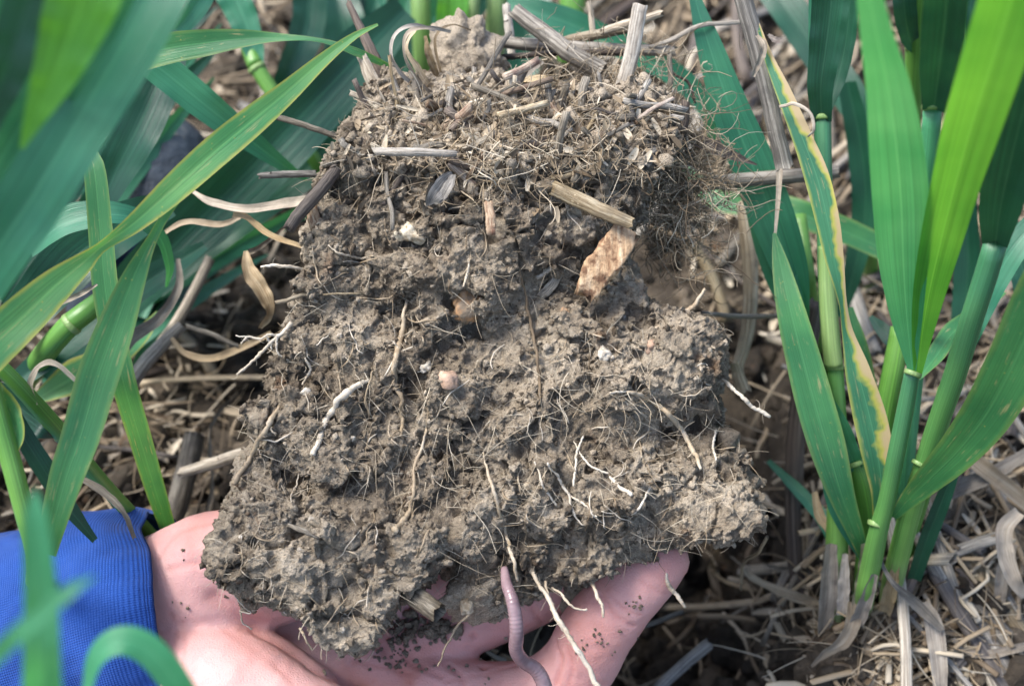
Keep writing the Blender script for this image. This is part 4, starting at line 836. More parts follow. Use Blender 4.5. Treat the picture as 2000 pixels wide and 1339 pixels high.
# dead leaves in and on the clod
dry([(1320,255,.585,20),(1360,275,.58,26),(1400,292,.578,28),(1440,308,.578,16),(1478,322,.58,3)], 'pointed brown dead leaf sticking out from the shoulder of the clod', 'straw_dark', .3)
dry([(980,160,.588,14),(1020,145,.585,24),(1060,120,.585,12)], 'pale curled dead leaf in front of the knob of earth', 'dry_leaf', .4)
dry([(870,145,.60,12),(900,150,.595,24),(1000,155,.592,34),(1070,160,.592,26)], 'wide pinkish dead leaf flat on the clod top', 'dry_leaf', .9, .2)
for i, a in enumerate(([(830,175,.575,7),(790,150,.568,9),(765,105,.562,9),(775,65,.56,9),(810,50,.562,8),(850,60,.57,5)], [(850,190,.575,7),(812,150,.566,8),(790,100,.558,9),(800,62,.555,9),(840,55,.56,8),(880,62,.57,6)],
        [(845,180,.575,12),(815,130,.57,14),(795,92,.568,10),(815,52,.568,8)], [(860,165,.582,9),(840,110,.575,16),(832,70,.573,8)], [(868,170,.582,5),(850,80,.58,6),(880,50,.58,6),(920,60,.585,4)])):
    dry(a, ('outermost thin tan leaf strip looping over the clod top', 'second thin tan strip looping just inside the outermost one', 'short straight tan strip inside the looping ones', 'wide pointed tan strip closest to the earth lump', 'thread thin tan strip arching over the earth lump')[i], 'dry_leaf', [0, .4, .9, .6, .3, .1][:len(a)], .4, group='curled leaf strips looping over the clod')
straw([(1275,90,.60,7),(1320,72,.598,9),(1370,48,.597,9),(1452,42,.60,9)], 'thin bent tan stalk reaching from the clod top to the leaning straw', 'straw_tan', hollow=False, flat=.5)
straw([(1308,112,.59,10),(1310,150,.59,11),(1305,195,.592,10)], 'short pale stalk hanging behind the upright tan straw', 'straw_grey', hollow=False)
straw([(1318,145,.60,5),(1345,165,.60,6),(1355,195,.60,5)], 'dark wiry stalk curling at the shoulder of the clod', 'straw_dark', hollow=False)

# outside the clod
straw([(1440,-40,.570,34),(1468,60,.572,36),(1495,170,.574,34),(1515,260,.577,33),(1530,326,.580,36)], 'thick bleached straw leaning down from the top edge with a broken end', 'straw_grey', flat=.8, ridge=.07)
straw([(1330,370,.600,26),(1400,356,.600,28),(1470,350,.602,28),(1560,342,.605,28),(1632,334,.608,26)], 'straw lying level behind the clod with a frayed node', 'straw_tan')
straw([(1452,400,.655,28),(1460,480,.652,31),(1464,560,.65,30),(1456,650,.646,28),(1440,720,.642,24),(1452,762,.64,30)], 'bent upright brown straw beside the clod ending in a knot', 'straw_tan')
straw([(1596,590,.645,32),(1575,700,.648,36),(1560,800,.652,36),(1553,900,.656,36),(1550,1020,.662,32),(1560,1130,.668,30),(1592,1212,.675,30)], 'tall dark weathered straw standing next to the wheat stems', 'straw_dark', ridge=.14)
straw([(1376,612,.63,9),(1450,618,.63,10),(1530,618,.63,9)], 'thin straw crossing behind the upright brown straw')
straw([(1776,1022,.63,18),(1830,1120,.632,24),(1880,1215,.634,26),(1930,1310,.636,26),(1980,1400,.64,24)], 'bluish grey straw slanting across the litter below the wheat')
straw([(1868,1090,.655,30),(1905,1180,.652,36),(1940,1270,.65,38),(1975,1370,.65,36)], 'thick grey straw at the lower edge of the litter')
straw([(1890,1010,.66,16),(1920,1110,.655,24),(1962,1230,.65,28),(2010,1360,.65,28)], 'grey straw running alongside the thick one')
straw([(1820,870,.675,16),(1900,930,.668,22),(1990,1000,.66,22),(2060,1050,.66,22)], 'long grey straw under the crossing dead leaves')
straw([(1240,1400,.655,22),(1300,1330,.655,24),(1382,1256,.655,24)], 'pale smooth straw lying beside the hand')
straw([(1330,1195,.67,8),(1290,1210,.67,9),(1230,1235,.67,9)], 'thin bluish straw in the shade beside the fingers')
dry([(1455,1108,.645,14),(1470,1130,.645,16),(1510,1148,.645,16),(1560,1165,.645,22),(1608,1180,.645,6)], 'twisted tan leaf strip lying in the dug hole', 'dry_leaf', [0,.6,.2,-.3,0])
straw([(1497,1050,.58,7),(1480,1080,.60,7),(1452,1100,.63,7),(1448,1150,.65,5)], 'root thread joining clod and hole edge', 'straw_tan', hollow=False, cat='root thread', name='root_thread')
dry([(1668,1176,.618,24),(1664,1215,.616,30),(1645,1250,.614,28),(1610,1275,.614,16),(1585,1300,.616,6)], 'curled tan leaf hanging in front of the pale wheat base', 'dry_leaf', [0,.2,.4,.5,.2])
dry([(1805,1175,.616,14),(1822,1215,.614,34),(1832,1280,.612,34),(1836,1345,.612,26),(1836,1400,.614,20)], 'long flat tan dead leaf hanging to the bottom edge', 'dry_leaf', .1, .25)
dry([(1990,1000,.62,24),(1962,1030,.618,32),(1962,1080,.617,34),(1980,1130,.617,28),(2000,1165,.62,14)], 'wavy bleached dead leaf at the side edge', 'dry_leaf', [0,.1,.3,0,.2])
dry([(1866,862,.64,26),(1910,905,.638,34),(1955,940,.638,30),(2010,985,.64,30),(2080,1040,.64,20)], 'pale dead leaf crossing above another at the side edge', 'dry_leaf', .1)
dry([(1792,990,.645,20),(1860,958,.642,34),(1930,930,.640,30),(2000,890,.640,24),(2070,850,.64,20)], 'dead leaf crossing under the pale one', 'dry_leaf', [.0,.2,.1,.3,.2])
dry([(1975,1060,.635,24),(1960,1110,.635,26),(1950,1180,.635,22)], 'cream coloured stalk upright behind the wavy leaf', 'dry_leaf', .1)
dry([(1862,1245,.62,6),(1880,1270,.62,16),(1930,1278,.62,18),(2010,1260,.62,16)], 'orange tan curl of leaf over the grey straws', 'dry_leaf', [.2,.8,.3,.2])
dry([(1722,1055,.60,7),(1722,1100,.60,8),(1745,1140,.60,12),(1790,1180,.61,22),(1840,1230,.61,12)], 'thin grey dead leaf winding down past the wheat stems', 'straw_grey', [.2,.6,.4,0,.3])
dry([(1590,960,.62,12),(1600,1010,.62,22),(1632,1050,.62,22),(1655,1110,.622,14),(1660,1150,.63,10)], 'brown wilted leaf against the stem base', 'dry_leaf', [.2,.5,.2,.3,0])
dry([(1478,70,.567,8),(1490,95,.566,16),(1470,150,.566,8)], 'small cream tag of leaf on the leaning straw', 'dry_leaf', .5)
dry([(1500,68,.568,6),(1515,80,.567,14),(1528,76,.567,6)], 'tiny rust brown curl beside the leaning straw', 'chip_wood', .5)
straw([(1525,208,.562,6),(1552,203,.559,7),(1580,220,.558,7),(1588,250,.559,6),(1580,262,.562,4)], 'thin cream tendril curling over the scorched blade', 'dry_leaf', hollow=False, flat=.5, cat='tendril', name='tendril')
dry([(480,490,.585,8),(486,530,.583,30),(510,570,.583,34),(525,610,.585,20),(508,640,.59,8)], 'twisted pinkish dead leaf beside the flank of the clod', 'dry_leaf', [0,.3,.4,.6,.3])
dry([(560,440,.60,6),(510,480,.59,10),(485,492,.586,12)], 'tip of the twisted dead leaf bending toward the clod', 'dry_leaf', .3)
dry([(378,375,.585,8),(410,395,.583,16),(480,408,.582,16),(560,398,.582,20),(640,385,.58,18)], 'long tan dead leaf lying level beside the clod', 'dry_leaf', [.3,.5,.2,.4,.2])
dry([(455,420,.585,10),(480,425,.584,14),(530,460,.584,12),(610,488,.58,8)], 'thin dead leaf bent down below the level one', 'dry_leaf', [.3,.6,.2,.4])
dry([(300,470,.60,6),(360,435,.60,12),(430,438,.60,12),(470,425,.60,8)], 'thin wavy dead strip over the dark blade', 'dry_leaf', [.2,.5,.1,.4])
dry([(348,505,.62,8),(348,560,.62,16),(310,620,.62,22),(255,660,.625,26),(240,700,.63,8)], 'long pink brown dead leaf curving behind the middle blade', 'dry_leaf', [0,.2,.3,.1,0])
dry([(190,555,.53,4),(160,572,.53,10),(120,590,.53,10),(95,600,.53,4)], 'small pale dead tip across the yellow edged blade', 'dry_leaf', .2)
dry([(70,790,.525,8),(60,750,.523,12),(80,715,.523,14),(110,712,.523,12),(150,745,.525,8)], 'thin pinkish dead leaf arching over the green stem', 'dry_leaf', [.2,.3,.8,.5,.2])
straw([(330,850,.645,26),(280,720,.65,22),(352,620,.655,22),(410,510,.66,20)][1:], 'bluish straw in the shade behind the twisted leaf', 'straw_grey')
straw([(240,770,.63,28),(290,700,.63,30),(350,640,.635,22)], 'tan straw stub pointing up behind the middle blade', 'straw_tan')
straw([(355,922,.63,20),(410,905,.628,24),(475,885,.628,26)], 'brown straw with a frayed end pointing at the clod from below', 'straw_tan', ridge=.15)
straw([(330,1040,.66,40),(360,940,.66,44),(380,850,.662,40)], 'wide grey straw on the ground between blade and clod')
straw([(370,638,.63,9),(420,655,.628,10),(465,675,.628,8)], 'thin bluish straw pointing at the pale branching root')
dry([(335,660,.63,8),(360,690,.628,14),(410,700,.628,14),(470,680,.628,14),(530,650,.63,10)], 'brown leaf strip curving below the thin bluish straw', 'dry_leaf', [.2,.5,.2,.2,.1])
straw([(465,1000,.64,10),(420,1010,.638,10),(370,1030,.636,8),(320,1040,.636,5)], 'thin curved stalk lying above the wrist', 'straw_tan', hollow=False)
dry([(160,935,.535,12),(200,960,.533,16),(240,1000,.533,12),(262,1050,.54,8)], 'slender tan dead leaf beside the green stem above the sleeve', 'dry_leaf', [.2,.3,.5,.2])

# ---------------------------------------------------------------- litter in numbers: straws and dead leaves lying on the ground
LAND = [(250,330,'near the dark boot'),(480,120,'beyond the bent green stem'),(330,600,'behind the middle blade'),(520,600,'beside the twisted pinkish leaf'),(400,720,'by the pink brown curved leaf'),(380,930,'below the frayed brown straw'),(240,900,'beside the green stem above the sleeve'),(60,900,'beneath the yellow edged blade'),(400,200,'under the spotted top blade'),(1340,60,'behind the thin bent tan stalk'),(1420,230,'behind the drooping blade'),(1560,80,'past the thick leaning straw'),(1660,60,'above the dark crossing blade'),(1680,380,'under the low crossing blade'),(1480,560,'beside the bent upright straw'),(1500,800,'between knotted straw and wheat'),(1430,1000,'on the rim of the dug hole'),(1350,1250,'below the fingertips'),(1500,1280,'below the twisted leaf strip'),(1660,1300,'below the pale wheat base'),(1900,500,'behind the thick bluish stem'),(1960,650,'behind the wide sweeping blade'),(1900,1000,'under the crossing dead leaves'),(1850,1200,'beside the long hanging dead leaf'),(1980,1250,'beside the grey straw bundle'),(1780,1300,'around the slanting bluish straw'),(1720,760,'between the upright wheat stems'),(1960,850,'above the crossing dead leaves'),(700,40,'behind the charred straw'),(1200,20,'behind the top of the clod')]
TONE = {'straw_grey': 'grey', 'straw_tan': 'tan', 'straw_dark': 'dark brown', 'dry_leaf': 'pale brown'}
SEEN = {}
EXTRA = ['', 'second ', 'third ', 'fourth ']
def describe(px, py, mat, size, ang, what):
    l = min(LAND, key=lambda a: (a[0] - px) ** 2 + (a[1] - py) ** 2)[2]
    an = math.degrees(ang) % 180; dr = 'lying level' if an < 25 or an > 155 else 'pointing away' if 65 < an < 115 else 'slanting up rightward' if an < 90 else 'slanting up leftward'
    t = f"{size} {TONE[mat]} {what} {dr} {l}"; n = SEEN.get(t, 0); SEEN[t] = n + 1
    return t
made = 0; g = np.random.default_rng(21)
POLYS = [(600,300),(1300,300),(1400,700),(1450,1000),(1300,1300),(300,1339),(420,1000),(500,700)]
tries = 0
while made < 285 and tries < 4000:
    tries += 1
    px, py = g.uniform(-60, 2060), g.uniform(-60, 1400)
    if inpoly([px], [py], POLYS)[0]: continue
    if 1250 < px < 1560 and 620 < py and g.random() < .72: continue
    if px < 900 and py > 1000 and g.random() < .6: continue
    topr = py < 430 and px > 1150
    c0 = G(px, py)[0]
    ang = g.normal(R(62), .28) if topr else g.uniform(0, math.pi)
    brt = px > 1700 and py > 900
    if brt and g.random() < .7: ang = g.normal(R(118), .25)
    L = (g.uniform(.05, .12) if brt else g.uniform(.02, .09)) if not topr else g.uniform(.06, .14); kind = g.random()
    dirv = np.array([math.cos(ang), math.sin(ang), 0]); n_ = 7; tt = np.linspace(-.5, .5, n_)
    perp = np.array([-dirv[1], dirv[0], 0]); bend = g.normal(0, .06)
    xy = c0[None] + dirv * (tt * L)[:, None] + perp * (bend * L * (tt ** 2) * 4)[:, None]
    hh = ground_h(xy[:, 0], xy[:, 1]); A_ = np.polyfit(tt, hh, 1); base = np.polyval(A_, tt) + g.uniform(.001, .016)
    base = np.maximum(base, hh - .002); base = base + np.linspace(0, g.normal(0, .012), n_)
    xy[:, 2] = base
    CNT[0] += 1; LW = 'short' if L < .045 else 'long'
    if kind < .62:
        r_ = g.uniform(.0010, .0034); s = spline(xy, 12)
        V, f, uv = tube(s, r_ * (1 + .06 * np.sin(np.linspace(0, 9, 12) + ang)), 9, g.uniform(.5, 1), .07, True, jag=.002, seed=CNT[0], ref=np.array([0, 0, 1.]))
        mt = str(g.choice(['straw_grey', 'straw_grey', 'straw_tan', 'straw_dark'])); make('straw', V, f, mats[mt], uv=uv, label=describe(px, py, mt, LW + (' thick' if r_ > .0022 else ' thin'), ang, 'straw'), cat='straw', group='straws scattered over the ground')
    elif kind < .9:
        amp = g.uniform(.002, .008); ph = g.uniform(0, 6); xy = xy + perp * (amp * np.sin(tt * 7 + ph))[:, None]; xy[:, 2] += amp * .6 * np.cos(tt * 6 + ph)
        s = spline(xy, 26); wd = g.uniform(.0012, .0042) * np.sin(np.linspace(.25, np.pi - .05, 26)) ** .6; rl = g.uniform(-1, 1) + np.linspace(0, g.normal(0, 1.8), 26)
        V, f, uv = ribbon(s, wd, 4, .5, rl, wave=.2, seed=CNT[0], ref=np.array([0, 0, 1.]))
        mt = str(g.choice(['dry_leaf', 'dry_leaf', 'straw_tan', 'straw_grey'])); make('dead_leaf', V, f, mats[mt], uv=uv, label=describe(px, py, mt, LW, ang, 'curled dead leaf'), cat='dead leaf', group='dead leaves scattered over the ground')
    else:
        r_ = g.uniform(.0006, .0013); s = spline(xy + g.normal(0, .0015, xy.shape), 16); V, f, uv = tube(s, r_, 6, 1, .05, False, seed=CNT[0], ref=np.array([0, 0, 1.]))
        mt = str(g.choice(['straw_dark', 'straw_tan', 'straw_grey'])); make('stalk', V, f, mats[mt], uv=uv, label=describe(px, py, mt, LW, ang, 'wiry stalk'), cat='stalk', group='wiry stalks scattered over the ground')
    made += 1

# fine broken fibres all over the ground
def curl_tube(m, start, dirv, L, r, g, n=9, k=3, wig=.5, grav=0, tone=.5):
    p = np.array(start, float); d = np.array(dirv, float); d /= np.linalg.norm(d) + 1e-9; ax = g.normal(size=3); ax /= np.linalg.norm(ax); pts = [p.copy()]; st = L / n; cv = g.normal(0, wig)
    for _ in range(n):
        d = d + np.cross(ax, d) * cv + g.normal(0, wig * .35, 3); d[2] -= grav; d /= np.linalg.norm(d); p = p + d * st; pts.append(p.copy())
    pts = np.array(pts); V, f, uv = tube(pts, r * np.linspace(1, .45, n + 1), k, cap=False); m.add(V, f, tone=tone); return pts
m = MB(); g = np.random.default_rng(33); N_ = 3600
px = np.r_[g.uniform(-60, 2060, 3350), g.normal(1720, 130, 250)]; py = np.r_[g.uniform(-60, 1400, 3350), g.normal(1250, 70, 250)]; q = G(px, py, .001)
for i in range(N_):
    if inpoly([px[i]], [py[i]], POLYS)[0] or (1250 < px[i] < 1570 and py[i] > 600 and g.random() < .8): continue
    a = g.uniform(0, 6.28); curl_tube(m, q[i] + [0, 0, g.uniform(0, .012)], [math.cos(a), math.sin(a), g.normal(0, .25)], g.uniform(.006, .03), g.uniform(.00018, .0006), g, 7, 3, .12, 0, float(np.clip(g.normal(.45, .25), 0, 1)))
m.build('fine_litter', mats['fibre'], kind='stuff', origin=(0, 0, 0), label='fine broken plant fibres scattered over the ground')
m = MB(); N_ = 1300; px = g.uniform(-60, 2060, N_) ** 1.0; px = np.where((px < 640) & (g.random(N_) < .6), px + 1400, px); py = g.uniform(-60, 1400, N_); q = G(px, py, .002)
for i in range(N_):
    if inpoly([px[i]], [py[i]], POLYS)[0] or (1250 < px[i] < 1560 and py[i] > 620 and g.random() < .7): continue
    a = g.uniform(0, 6.28) if not (py[i] < 430 and px[i] > 1150) else g.normal(R(62), .35); L = g.uniform(.010, .05); d_ = np.array([math.cos(a), math.sin(a), g.normal(0, .25)]); s = spline(q[i] + np.linspace(-.5, .5, 4)[:, None] * d_ * L + g.normal(0, .0012, (4, 3)) + np.array([0, 0, g.uniform(.001, .010)]), 6)
    V, f, uv = tube(s, g.uniform(.0004, .0015), 6, g.uniform(.35, .9), .1, cap=True, jag=.001, seed=i, ref=np.array([0, 0, 1.])); m.add(V, f, uv, float(np.clip(g.normal(.42, .25), 0, 1)))
m.build('straw_litter', mats['fibre'], kind='stuff', origin=(0, 0, 0), label='short broken bits of tan straw scattered all over the ground')
# small flat flakes of chaff
m = MB(); N_ = 2300; px = np.r_[g.uniform(-60, 2060, 1600), g.normal(1720, 120, 700)]; py = np.r_[g.uniform(-60, 1400, 1600), g.normal(1260, 70, 700)]; q = G(px, py, .002)
for i in range(N_):
    if inpoly([px[i]], [py[i]], POLYS)[0] or (1250 < px[i] < 1570 and py[i] > 600 and g.random() < .8): continue
    a = g.uniform(0, 6.28); L = g.uniform(.003, .013); d_ = np.array([math.cos(a), math.sin(a), g.normal(0, .3)]); s = q[i] + np.linspace(-.5, .5, 4)[:, None] * d_ * L + np.array([0, 0, g.uniform(0, .006)])
    V, f, uv = ribbon(s, L * g.uniform(.12, .4) * np.array([.5, 1, .9, .3]), 2, .5, g.uniform(-1.2, 1.2), ref=np.array([0, 0, 1.])); m.add(V, f, uv, float(g.random()))
m.build('chaff', mats['fibre'], kind='stuff', origin=(0, 0, 0), label='small flat flakes of chaff and leaf scattered over the ground')
# ---------------------------------------------------------------- roots of the clod
def root(pts, mat='root_white', tone=.7, out=.0018, label=None, k=7, knob=.25):
    """pts (px,py,w[,d]): d given = hangs free, else lies on the soil"""
    CNT[0] += 1; g = np.random.default_rng(CNT[0]); rows = []
    last = None
    for a in pts:
        d = a[3] if len(a) > 3 else onclod(a[0], a[1], out, last if last else .56); last = d; rows.append((a[0], a[1], d, a[2]))
    c, w_ = world(rows); n = 8 + 7 * len(pts); s = spline(np.column_stack([c, w_ / 2]), n)
    s[:, :3] += nrm(g.normal(size=(n, 3))) * .00016 + .0005 * np.stack([vnoise(s[:, :3] * 260, CNT[0] + j) for j in range(3)], 1)
    rr = s[:, 3] * (1 + knob * vnoise(s[:, :3] * 700, CNT[0]))
    V, f, uv = tube(s[:, :3], np.maximum(rr, .0001), k); tn = np.clip(tone + .2 * vnoise(V * 200, 5), 0, 1)
    o = make('root', V, f, mats[mat], clod, uv=uv, tone=tn, label=label); return s
hair = MB(); gh = np.random.default_rng(55)
def hairs(s, n, L=.004, r=.00010):
    for _ in range(n):
        i = gh.integers(0, len(s)); dv = nrm(gh.normal(size=3) - LOOK * .6); curl_tube(hair, s[i, :3], dv, gh.uniform(.4, 1.4) * L, r * gh.uniform(.7, 1.6), gh, 5, 3, .3, 0, float(gh.uniform(.6, 1)))
s = root([(612,888,10),(625,850,13),(642,815,13),(662,780,14),(690,758,15),(720,742,6)], tone=.9, label='thick fuzzy white root'); hairs(s, 60)
s = root([(780,852,6),(786,815,8),(784,780,9),(772,745,12),(772,700,13),(782,660,14),(790,620,8),(792,588,5)], tone=.45, label='long tan root coated in soil'); hairs(s, 25)
s = root([(770,1035,16),(800,1000,9),(808,960,7),(808,920,7),(820,880,7),(832,838,4)], tone=.45); hairs(s, 12)
s = root([(1010,1132,6,.527),(1000,1090,7,.525),(988,1045,7),(975,1000,7),(962,955,7),(948,905,5),(945,885,3)], tone=.55, label='straight tan root across the lower face'); hairs(s, 10)
s = root([(1170,1345,11,.53),(1135,1280,10,.53),(1110,1240,10,.531),(1085,1195,10,.534),(1062,1155,9,.54),(1042,1118,8,.548)], tone=.85, label='long cream root hanging down over the fingers'); hairs(s, 20)
s = root([(1120,1245,3,.534),(1095,1225,5,.534),(1078,1190,5,.537),(1066,1135,5,.545)], tone=.75)
root([(1145,1190,4,.54),(1115,1180,5,.54),(1095,1158,5,.543),(1078,1148,4,.548)], tone=.8)
root([(1178,1205,5,.546),(1175,1180,7,.546),(1166,1155,7,.548),(1155,1128,6,.552)], tone=.7)
s = root([(1368,916,6),(1352,875,9),(1332,840,10),(1305,808,10),(1275,785,10),(1248,770,9),(1225,766,5)], tone=.6, label='curved tan root bridging the dark crevice', out=.004); hairs(s, 20, .007, .00016)
s = root([(1505,812,7,.55),(1475,795,8,.549),(1448,775,8,.548),(1425,752,8,.55),(1408,738,6,.553)], tone=.85, label='white rootlet sticking out beside the bent straw'); hairs(s, 6)
root([(856,1300,3,.548),(872,1262,4,.546),(892,1225,5,.546),(925,1192,6,.548)], tone=.45, label='thin tan root dangling over the palm')
s = root([(462,732,4,.55),(490,708,6,.549),(515,685,7,.549),(540,660,8,.55),(570,630,10,.552)], tone=.85, label='white branching root sticking out of the flank'); hairs(s, 8)
for a in ([(460,655,3,.548),(490,660,4,.548),(520,655,5,.548),(545,655,5,.55)], [(470,670,3,.548),(480,660,4,.548)], [(540,655,5,.549),(545,690,4,.55),(575,710,3,.553)], [(530,680,4,.549),(520,655,4,.549)]): s = root(a, tone=.9); hairs(s, 8, .0025)
s = root([(508,518,4,.553),(540,518,6,.552),(575,520,6,.553),(600,530,5,.556)], tone=.9); hairs(s, 14, .003)
s = root([(1380,562,7,.552),(1362,585,8,.552),(1345,605,9,.553),(1315,625,8,.553),(1280,640,6)], tone=.6, label='stubby root pointing up from the shoulder of the clod'); hairs(s, 10)
s = root([(455,945,14,.545),(475,915,10),(492,888,10),(512,850,10),(530,815,11),(545,795,8)], tone=.4, label='soil coated root down the flank of the clod'); hairs(s, 30)
root([(1015,525,3),(1028,590,5),(1040,650,7),(1048,700,6),(1055,745,7),(1052,790,4)], 'fibre', tone=.05, label='dark wiry root down the middle of the face', out=.0022)
root([(610,1268,3,.53),(600,1250,4,.528),(585,1225,5,.528)], tone=.6); root([(470,1190,3,.54),(490,1195,3,.54),(455,1160,3,.535)], tone=.8); root([(493,1230,3,.55),(475,1215,3,.548),(470,1190,4,.545)], tone=.75)
root([(1338,1185,6,.56),(1325,1165,9,.56),(1310,1148,9,.56),(1300,1120,5,.558)], tone=.7); root([(1232,965,7),(1212,950,8),(1190,932,6)], tone=.95)
root([(566,980,2),(570,960,3),(585,930,3),(580,900,2)], tone=.8, out=.004); root([(640,480,3),(665,495,5),(705,505,5),(730,500,3)], tone=.7)
root([(905,560,4),(915,535,5),(912,505,4)], tone=.6); root([(720,820,4),(714,770,4),(730,725,4)], 'fibre', tone=.4, out=.003); root([(830,845,5),(835,810,5),(838,780,4)], tone=.4)
root([(560,1200,3,.54),(540,1180,3,.535)], tone=.8)
for a in ([(1070,905,4),(1095,940,6),(1110,970,6),(1120,1000,5),(1140,1025,3)], [(1110,965,4),(1140,985,5),(1165,1010,3)], [(1045,900,4),(1060,945,5),(1085,985,5)], [(1120,860,3),(1150,905,4),(1190,925,4)], [(1140,850,4),(1125,900,5),(1120,950,4)], [(1230,1010,5),(1250,990,5),(1270,950,4)], [(1190,770,4),(1230,765,5),(1260,790,4)], [(1400,900,4),(1390,870,5),(1400,840,4)], [(590,750,5),(605,725,6),(598,700,4)]):
    s = root(a, tone=.9); hairs(s, 6)
# medium roots at random over the face, each a part; and the finest as one mass
g = np.random.default_rng(91); nmed = 0
def walk(px, py, L, w_, g, out, curve=.35, n=7, tilt=None):
    a = g.uniform(0, 6.28) if tilt is None else tilt; pts = []; cv = g.normal(0, curve); o = out
    for i in range(n):
        h = hit(px, py)
        if h is None: break
        pts.append((px, py, h - o, w_ * (1 - .5 * abs(2 * i / (n - 1) - 1)))); px += math.cos(a) * L / n; py += math.sin(a) * L / n; a += cv + g.normal(0, .3); o += out * .25 * g.random()
    return pts
while nmed < 175:
    px, py = g.uniform(420, 1480), g.uniform(200, 1240)
    if hit(px, py) is None: continue
    vert = g.random() < .45
    pts = walk(px, py, g.uniform(25, 100), g.uniform(1.8, 4.4), g, g.uniform(.0004, .0018), .13, 6, (R(90) + g.normal(0, .5)) if vert else None)
    if len(pts) < 3: continue
    c, w_ = world(pts); dd = (c - CAM) @ LOOK
    if dd.max() - dd.min() > .012: continue
    s = spline(np.column_stack([c, w_ / 2]), 14); V, f, uv = tube(s[:, :3], s[:, 3] * (1 + .2 * vnoise(s[:, :3] * 600, nmed)), 5)
    make('root', V, f, mats['root_white'], clod, uv=uv, tone=np.full(len(V), float(np.clip(g.normal(.55, .3), .0, 1)))); nmed += 1
    if nmed % 3 == 0: hairs(s, 5, .003)
fine = MB(); k = 0
while k < 1800:
    px, py = g.uniform(420, 1480), g.uniform(180, 1250)
    if fbm(np.array([[px / 90, py / 90, 0]]), 2, 7)[0] < g.uniform(-.5, .25): k += .2; continue
    h = hit(px, py); k += 1
    if h is None: continue
    dv = nrm(g.normal(size=3)); dv = dv - LOOK * (dv @ LOOK + .35)
    curl_tube(fine, p1(px, py, h - .0003), dv, g.uniform(.0018, .011), g.uniform(.00006, .00018), g, 6, 3, .12, .05, float(np.clip(g.normal(.68, .28), 0, 1)))
for _ in range(260):                                    # stubs bristling from the outline
    i = g.integers(0, len(OUT)); a, b = OUT[i], OUT[(i + 1) % len(OUT)]; t = g.random(); x = a[0] + (b[0] - a[0]) * t; y = a[1] + (b[1] - a[1]) * t
    ox, oy = x - 950, y - 680; l = math.hypot(ox, oy); dv = RIGHT * ox / l - UP * oy / l + nrm(g.normal(size=3)) * .6
    curl_tube(fine, p1(x - ox / l * 9, y - oy / l * 9, float(D([x], [y])[0]) + .008), dv, g.uniform(.003, .010), g.uniform(.00009, .0002), g, 6, 3, .3, .05, float(g.uniform(.4, 1)))
# felt of fine roots on the top and the tangle at its shoulder
for _ in range(1150):
    px = g.normal(1000, 190); py = g.normal(275, 62)
    if not inpoly([px], [py], OUT)[0] or py > 400: continue
    h = hit(px, py)
    if h is None: continue
    curl_tube(fine, p1(px, py, h - g.uniform(0, .007)), nrm(g.normal(size=3)), g.uniform(.003, .026) * g.random() + .003, g.uniform(.00008, .00034), g, 8, 3, g.choice([.08, .2, .4]), .02, float(np.clip(g.normal(.5, .3), 0, 1)))
for _ in range(1100):
    px = g.normal(1325, 48); py = g.normal(365, 75)
    curl_tube(fine, p1(px, py, .578 + g.normal(0, .008)), nrm(g.normal(size=3)), g.uniform(.008, .026), g.uniform(.00010, .00032), g, 9, 3, .42, .01, float(np.clip(g.normal(.45, .25), 0, 1)))
for _ in range(420):
    px = g.normal(1180, 95); py = g.normal(150, 45)
    curl_tube(fine, p1(px, py, .597 + g.normal(0, .006)), nrm(g.normal(size=3)), g.uniform(.006, .022), g.uniform(.00010, .0003), g, 8, 3, .35, .01, float(np.clip(g.normal(.5, .25), 0, 1)))
# long hair-thin roots webbing the middle and the far shoulder of the face, forking now and then
for _ in range(270):
    px, py = g.normal(1130, 210), g.normal(820, 150)
    if g.random() < .25: px, py = g.uniform(500, 900), g.uniform(560, 1000)
    h = hit(px, py)
    if h is None: continue
    dv = RIGHT * g.normal(.3, .7) - UP * abs(g.normal(.7, .5)) - LOOK * g.uniform(0, .45)
    L_ = g.uniform(.006, .022); tn = float(g.uniform(.6, 1)); pts = curl_tube(fine, p1(px, py, h - .0002), dv, L_, g.uniform(.00009, .00019), g, 9, 3, .17, .02, tn)
    if g.random() < .5: j = g.integers(3, 7); curl_tube(fine, pts[j], nrm(pts[j + 1] - pts[j]) + nrm(g.normal(size=3)) * .7, L_ * .5, .00010, g, 6, 3, .12, .02, tn)
# short lengths of old straw matted into the top, each one a piece
gs = np.random.default_rng(17); ns_ = 0
while ns_ < 75:
    px = gs.normal(1020, 200); py = gs.normal(235, 78)
    if not inpoly([px], [py], OUT)[0] or py > 425: continue
    h = hit(px, py)
    if h is None: continue
    L = gs.uniform(.005, .024); d_ = nrm(gs.normal(size=3)); d_ = nrm(d_ - LOOK * (d_ @ LOOK) * .6); c = p1(px, py, h - .0015) + (UP * L * .3 if gs.random() < .35 else 0)
    s = spline(c + np.linspace(-.5, .5, 4)[:, None] * d_ * L + gs.normal(0, .0004, (4, 3)), 9)
    V, f, uv = tube(s, gs.uniform(.0004, .0017), 8, gs.uniform(.3, .9), .1, False, jag=.0015, seed=ns_)
    make('straw_fragment', V, f, mats[str(gs.choice(['straw_grey', 'straw_tan', 'straw_grey', 'chip_wood', 'straw_dark']))], clod, uv=uv); ns_ += 1
fine.build('fine_roots', mats['fibre'], clod, kind='stuff')
hair.build('root_hairs', mats['fibre'], clod, kind='stuff')
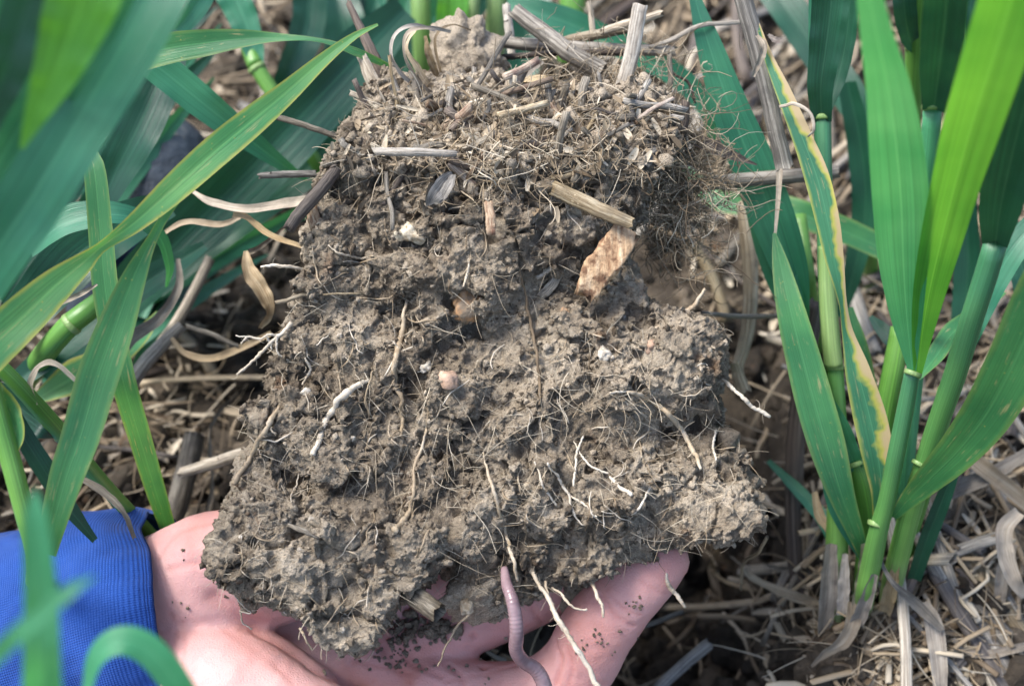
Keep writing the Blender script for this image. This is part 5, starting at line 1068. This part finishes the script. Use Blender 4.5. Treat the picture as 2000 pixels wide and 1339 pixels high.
# chips, husks and shreds pressed into the matted top
m = MB()
for _ in range(480):
    px = g.normal(1020, 200); py = g.normal(265, 70)
    if not inpoly([px], [py], OUT)[0] or py > 420: continue
    h = hit(px, py)
    if h is None: continue
    L = g.uniform(.002, .011); d_ = nrm(g.normal(size=3)); d_ = d_ - LOOK * (d_ @ LOOK) * .7; c = p1(px, py, h - .0015)
    V, f, uv = ribbon(c + np.linspace(-.5, .5, 4)[:, None] * d_ * L, L * g.uniform(.08, .3) * np.array([.6, 1, .9, .4]), 2, .5, g.uniform(-1, 1)); m.add(V, f, uv, float(g.random()))
m.build('chaff', mats['fibre'], clod, kind='stuff')
# crumbs of soil caught in the matted top
cs = []; rs = []
for _ in range(620):
    px = gs.normal(1000, 210); py = gs.normal(260, 75)
    if not inpoly([px], [py], OUT)[0] or py > 400: continue
    h = hit(px, py)
    if h is None: continue
    r_ = .0005 + .0022 * gs.random() ** 3; cs.append(p1(px, py, h + gs.uniform(-.0005, .001))); rs.append(r_)
V, f, ix = rocks(np.array(cs), np.array(rs), 2, .6, 1.9, 72, .4); V = V + nrm(V - np.array(cs)[ix]) * (turb(V * 900, 2, 8) * .0008)[:, None]
make('soil_crumbs', V, f, mats['soil'], clod, smooth=False, tone=np.clip(gs.normal(.75, .2, len(cs)), 0, 1)[ix], kind='stuff')
# crumbs fallen on the palm
m = MB(); cs = []; rs = []
for x, y, s_, n_ in ((337,1175,2,1),(353,1177,3,1),(367,1187,5,1),(362,1205,2,1),(780,1290,34,20),(800,1225,55,80),(860,1232,40,55),(790,1275,60,22),(1240,1180,22,9),(830,1310,12,3),(1195,1265,50,9),(920,1320,60,7),(1160,1240,60,8),(1010,1230,60,8),(700,1290,60,10),(380,1090,40,3)):
    for _ in range(n_):
        a, b = x + g.normal(0, s_ * .5) * (n_ > 1), y + g.normal(0, s_ * .3) * (n_ > 1); d = hd(a, b)
        if d is None: continue
        r_ = (s_ * .9 if n_ == 1 else g.uniform(1.5, 3 + (8 if y < 1260 and 750 < x < 900 else 2) * g.random())) * d / F; cs.append(p1(a, b, d - r_ * .5)); rs.append(r_)
V, f, ix = rocks(np.array(cs), np.array(rs), 2, .5, 1.8, 71, .4)
make('soil_crumbs', V, f, mats['soil'], smooth=False, tone=np.full(len(V), .4), kind='stuff', label='crumbs of soil fallen on the palm and fingers', origin=p1(800, 1240, .6))
lump('earth_lump', 1140, 1160, .588, 30, 'soil', 'dark smear of soil wedged between two fingers', 'lump of soil', seed=41, stretch=(75, 2.0), sub=4, rough=.002)
lump('earth_lump', 925, 1165, .556, 46, 'soil', 'small dark lump hanging under the clod beside the worm', 'lump of soil', seed=42, sub=5, rough=.003)
# ---------------------------------------------------------------- the earthworm
rows = [(985,1110,.545,15),(990,1142,.539,22),(1000,1170,.535,25),(1007,1205,.534,27),(1009,1240,.535,28),(1008,1268,.540,28),(1022,1290,.545,28),(1047,1307,.547,29),(1062,1335,.548,30),(1068,1375,.55,28),(1050,1430,.56,24)]
c, w_ = world(rows); s = spline(np.column_stack([c, w_ / 2]), 260); rg = 1 + .010 * np.sin(np.arange(260) * 1.25); V, f, uv = tube(s[:, :3], s[:, 3] * rg, 22)
make('earthworm', V, f, mats['worm_skin'], uv=uv, label='purple grey earthworm hanging from the clod over the fingers', cat='earthworm')
